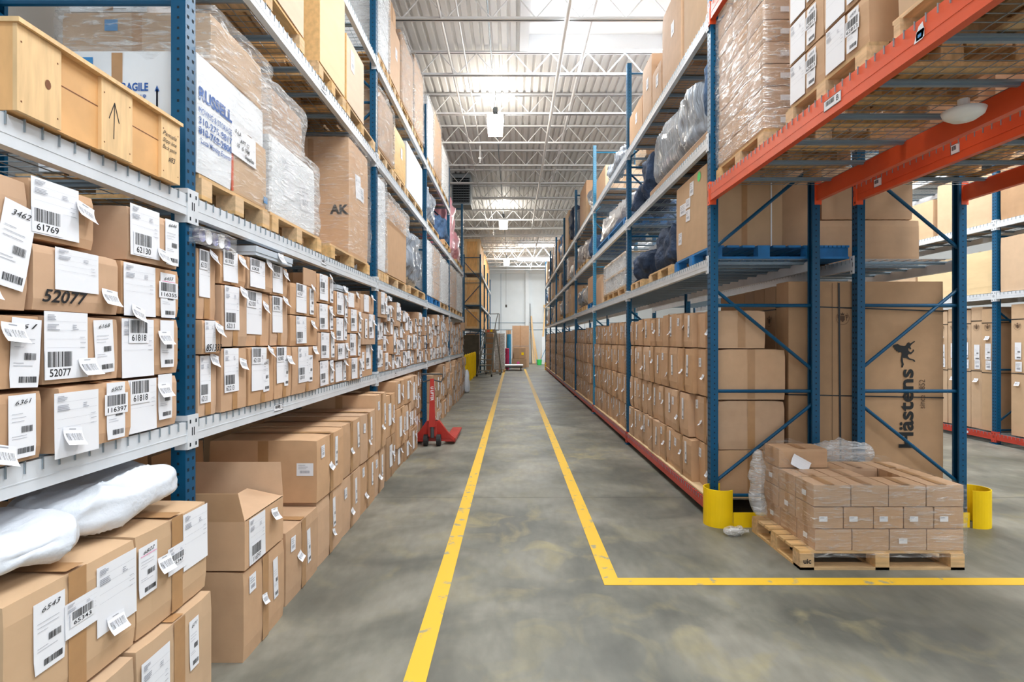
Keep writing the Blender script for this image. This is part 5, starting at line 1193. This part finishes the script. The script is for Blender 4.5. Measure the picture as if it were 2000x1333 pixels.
# ================================================================ far end
for i in range(6):
    y = 21.2+i*1.0; x = -1.78; mb = MB(); mb.tube([(0, 0, 0), (0, 0, 1.02), (0, 0, 1.08), (0, 0, 1.12)], [.062, .062, .05, .01], 16)
    tag(mb.build('bollard', 'safety_yellow', None, (x, y, 0), smooth=False), 'yellow steel bollard, %s in the row before the crate rack' % o_(i+1), 'bollard', 'yellow bollards in a row')
# rolling ladder
o = empty('rolling_ladder', (-1.30, 25.35, 0), -.27, 'grey rolling warehouse ladder with eight steps and a handrail', 'ladder')
for s in (-1, 1):
    MB().tube([(s*.32, 0, .12), (s*.24, 1.0, 2.1)], .03, 8).build('side_rail', 'ladder_grey', o); MB().tube([(s*.24, 1.0, 2.1), (s*.42, 1.35, .12)], .026, 8).build('rear_leg', 'ladder_grey', o)
    MB().tube([(s*.35, -.02, .12), (s*.42, 1.35, .12)], .024, 8).build('base_rail', 'ladder_grey', o)
    MB().tube([(s*.30, .2, .8), (s*.27, .85, 2.4), (s*.27, 1.25, 2.9), (s*.27, 1.45, 2.9), (s*.26, 1.45, 2.15)], .02, 8).build('handrail', 'ladder_grey', o)
    for yy in (0, 1.33): m_ = MB(); m_.tube([(s*.35-.02, yy, .06), (s*.35+.02, yy, .06)], .06, 12); m_.build('castor', 'rubber', o)
for k in range(8):
    t = (k+.7)/8; wv = .32-.08*t; MB().box(-wv, wv, t*1.0-.08, t*1.0+.1, .12+1.98*t-.05, .12+1.98*t).build('step', 'ladder_grey', o)
for yy, z_ in ((0, .12), (1.35, .12)): MB().tube([(-.4, yy, z_), (.4, yy, z_)], .015, 8).build('cross_bar', 'ladder_grey', o)
MB().box(-.26, .26, 1.0, 1.45, 2.1, 2.13).build('platform', 'ladder_grey', o); MB().tube([(-.27, 1.45, 2.9), (.27, 1.45, 2.9)], .014, 8).build('top_rail', 'ladder_grey', o)
m_ = MB(); m_.box(-.26, .26, .86, .88, 2.0, 2.16); m_.box(-.15, -.02, .855, .86, 2.02, 2.12, 1); m_.box(.02, .12, .855, .86, 2.04, 2.14, 2); m_.build('kick_plate', ['kraft_dark', 'orange', 'safety_yellow'], o)
# timber crates in the far rack
for j, z_ in enumerate(LVD):
    for i in range(3):
        a = bayD[i]+.2
        for k in range(3):
            y0 = a+k*1.15; hgt = (.95, 1.32, 1.65)[j]-(.12*((i+k) % 3 == 1)); 
            fr = wood_crate('L', 1.60, y0, y0+1.05, z_+.01, z_+hgt, .75, 'orange timber crate, %s shelf of the crate rack, %s bay, %s one' % (RN[j], BAYN[i], o_(k+1)), bat=((0, .16), (.84, 1)), group='timber crates', marks=False)
            if i == 0 and k == 0:
                for a_, b_ in ((0, .12), (.63, .75)): MB().box(-.525-.012, -.525, a_, b_, 0, hgt-.025).build('corner_post', 'crate_edge', fr)
                for c_, d_ in ((0, .1), (hgt-.14, hgt-.026)): MB().box(-.525-.012, -.525, .12, .63, c_, d_).build('end_rail', 'crate_edge', fr)
mb = MB(); mb.box(-2.35, -1.60, 26.6, 26.7, 0.05, 1.9); o = tag(mb.build('dark_board', 'dark_ply'), 'large dark brown board standing under the crate rack behind the bollards', 'board')
carton('C', 27.12, -2.28, -1.64, 1.0, 2.02, .6, 'dark brown carton above the dark board under the crate rack', 'cartons at the far end', mt='kraft_dark')
carton('C', 27.12, -2.28, -1.64, 0, .99, .6, 'dark brown carton on the floor behind the dark board', 'cartons at the far end', mt='kraft_dark')
# loads on the floor behind the ladder
for i, (x0, x1, y0, z1, nm, mt) in enumerate(((-.95, -.45, 29.0, 2.0, 'tall film-wrapped pale carton behind the ladder', 'white_box'), (-1.35, -.98, 28.2, 2.0, 'narrow brown carton behind the ladder', 'kraft_dark'), (-.42, -.10, 33.5, 2.25, 'slim brown carton standing beside the red sack truck', 'kraft'))):
    carton('C', y0, x0, x1, .13, z1, .8, nm, 'cartons at the far end', mt=mt); pallet('C', y0, x0-.05, x1+.05, 0, .8, 'wooden pallet under the %s' % nm)
wrap('C', 28.99, -.96, -.44, .13, 2.01, .82, 'whitish film around the pale carton behind the ladder', 31, mt='film_white')
o = empty('drum_stack', (-.33, 31.9, 0), 0, 'magenta-red upright drum stack at the far end beside the cartons', 'drum')
for k in range(4): MB().tube([(0, 0, .30*k), (0, 0, .30*k+.27), (0, 0, .30*k+.3)], [.12, .12, .09], 18).build('drum_body', 'magenta', o)
mb = MB(); mb.tube([(-.24, 33.2, .0), (-.24, 33.2, 2.0)], .13, 14); tag(mb.build('blue_roll', 'light_blue'), 'bright blue roll standing behind the magenta drums', 'roll')
ce = [(34.5, .0, .98, 1.30, 2.55, 'flat upper brown carton of the tall stack by the back wall'), (34.5, .0, .98, .0, 1.29, 'lower brown carton of the tall stack by the back wall')]
for y0, x0, x1, z0, z1, nm in ce: carton('C', y0, x0-.05, x1, z0, z1, .8, nm, 'cartons at the far end')
carton('C', 33.6, .05, .75, .56, 1.20, .7, 'brown carton with yellow sticker on the far pile', 'cartons at the far end', mt='kraft_dark').name = 'carton'
for o in COL.objects:
    if o.get('label') == 'brown carton with yellow sticker on the far pile': MB().box(.1, .24, -.008, -.006, .2, .36).build('yellow_sticker', 'safety_yellow', o); break
o = carton('C', 33.5, -.08, .80, .0, .55, .8, 'brown carton with bright pink sticker at the base of the far pile', 'cartons at the far end', mt='kraft_dark')
m_ = MB(); m_.quad([(.09*math.cos(k), 0, .09*math.sin(k)) for k in [j*PI/6 for j in range(12)]]); stick(o, m_.mesh('pink_sticker', ['pink_ink']), 'pink_sticker', -.05, .3, 0, -.006)
o = empty('platform_truck', (.05, 30.4, 0), 0, 'white-topped flat platform truck at the end of the aisle', 'trolley')
MB().box(-.5, .5, 0, 1.2, .24, .30).build('platform', 'white_box', o); MB().box(-.46, .46, .05, 1.15, .16, .24).build('chassis', 'dark_steel', o)
for sx in (-.38, .38):
    for yy in (.15, 1.05): MB().tube([(sx-.02, yy, .08), (sx+.02, yy, .08)], .08, 12).build('castor', 'rubber', o)
# timber leaning on the back wall
for i, (x0, x1, z1, mt) in enumerate(((1.55, 1.32, 3.4, 'pine'), (1.75, 1.30, 2.9, 'pine'), (1.95, 2.35, 4.1, 'pine'), (1.42, 1.25, 2.2, 'plywood'), (1.30, 1.23, 4.3, 'dark_steel'))):
    mb = MB(); mb.bar((x0, 39.6, 0.0), (x1, 40.75, z1), .11 if i != 4 else .05, .05); tag(mb.build('timber_plank', mt), '%s leaning on the back wall, %s from the pillar' % ('dark metal bar' if i == 4 else 'timber plank', o_(i+1)), 'plank', 'planks leaning on the back wall')
mb = MB(); mb.bar((2.2, 40.6, 4.1), (2.75, 40.6, 4.1), .2, .15); tag(mb.build('wall_box', 'pine'), 'small wooden box fixed high on the back wall over the planks', 'box')
o = empty('mop_bucket', (1.75, 37.5, 0), 0, 'green bucket with a blue handled mop by the back wall', 'bucket'); MB().tube([(0, 0, 0), (0, 0, .35), (0, 0, .36)], [.14, .18, .18], 16).build('bucket', 'green', o); MB().tube([(0, 0, .1), (.45, .3, 1.1)], .018, 8).build('mop_handle', 'light_blue', o)
carton('C', 37.0, 2.25, 2.75, 0, .75, .5, 'small brown carton by the back wall beside the end post', 'cartons at the far end'); 
carton('C', 38.5, 1.95, 2.5, 0, 1.9, .3, 'pale upright panel carton by the back wall', 'cartons at the far end', mt='white_box')
# hook on a cord over the end of the aisle
mb = MB(); mb.tube([(-.45, 36, DECK_Z-.02), (-.45, 36, 3.9)], .008, 6); mb.box(-.5, -.38, 35.97, 36.03, 3.75, 3.92, 1); tag(mb.build('pull_cord', ['dark_steel', 'dark_steel']), 'cord with a grey switch box hanging from the roof at the aisle end', 'cord')
# wall sign
tag(MB().box(.98, 1.10, XR1-.31, XR1-.3, 1.9, 2.6).build('wall_sign', 'pink_wrap'), 'small pink notice on the white pillar of the back wall', 'sign')

# ================================================================ past the 300 largest cartons: one object
def px_size(o):
    me = o.data; mw = o.matrix_world; q = []
    for co in o.bound_box:
        p = mw @ Vector(co)
        if p.y < .3: p.y = .3
        q.append((max(0, min(2000, 1002+p.x*F/p.y)), max(0, min(1333, 665-(p.z-CH)*F/p.y))))
    return (max(a for a, b in q)-min(a for a, b in q))*(max(b for a, b in q)-min(b for a, b in q))
bpy.context.view_layer.update()
allc = [o for o in COL.objects if o.name.split('.')[0] == 'carton' and o.parent is None]
allc.sort(key=px_size, reverse=True)
rest = allc[KEEP:]
if rest:
    mats = []; mb = MB(); drop = []
    for o in rest:
        for x in [o]+list(o.children_recursive):
            if x.type != 'MESH': continue
            mm = []
            for q in x.data.materials:
                if q.name not in mats: mats.append(q.name)
                mm.append(mats.index(q.name))
            vs = [x.matrix_world @ v.co for v in x.data.vertices]; n = len(mb.v); mb.v += [tuple(v) for v in vs]
            for p in x.data.polygons: mb.f.append(tuple(i+n for i in p.vertices)); mb.m.append(mm[p.material_index])
            drop.append(x)
    for x in drop: bpy.data.objects.remove(x)
    fc = mb.build('distant_cartons', mats); tag(fc, 'the many small distant cartons stacked on both racks farther down the aisle', 'cartons', None, 'stuff')
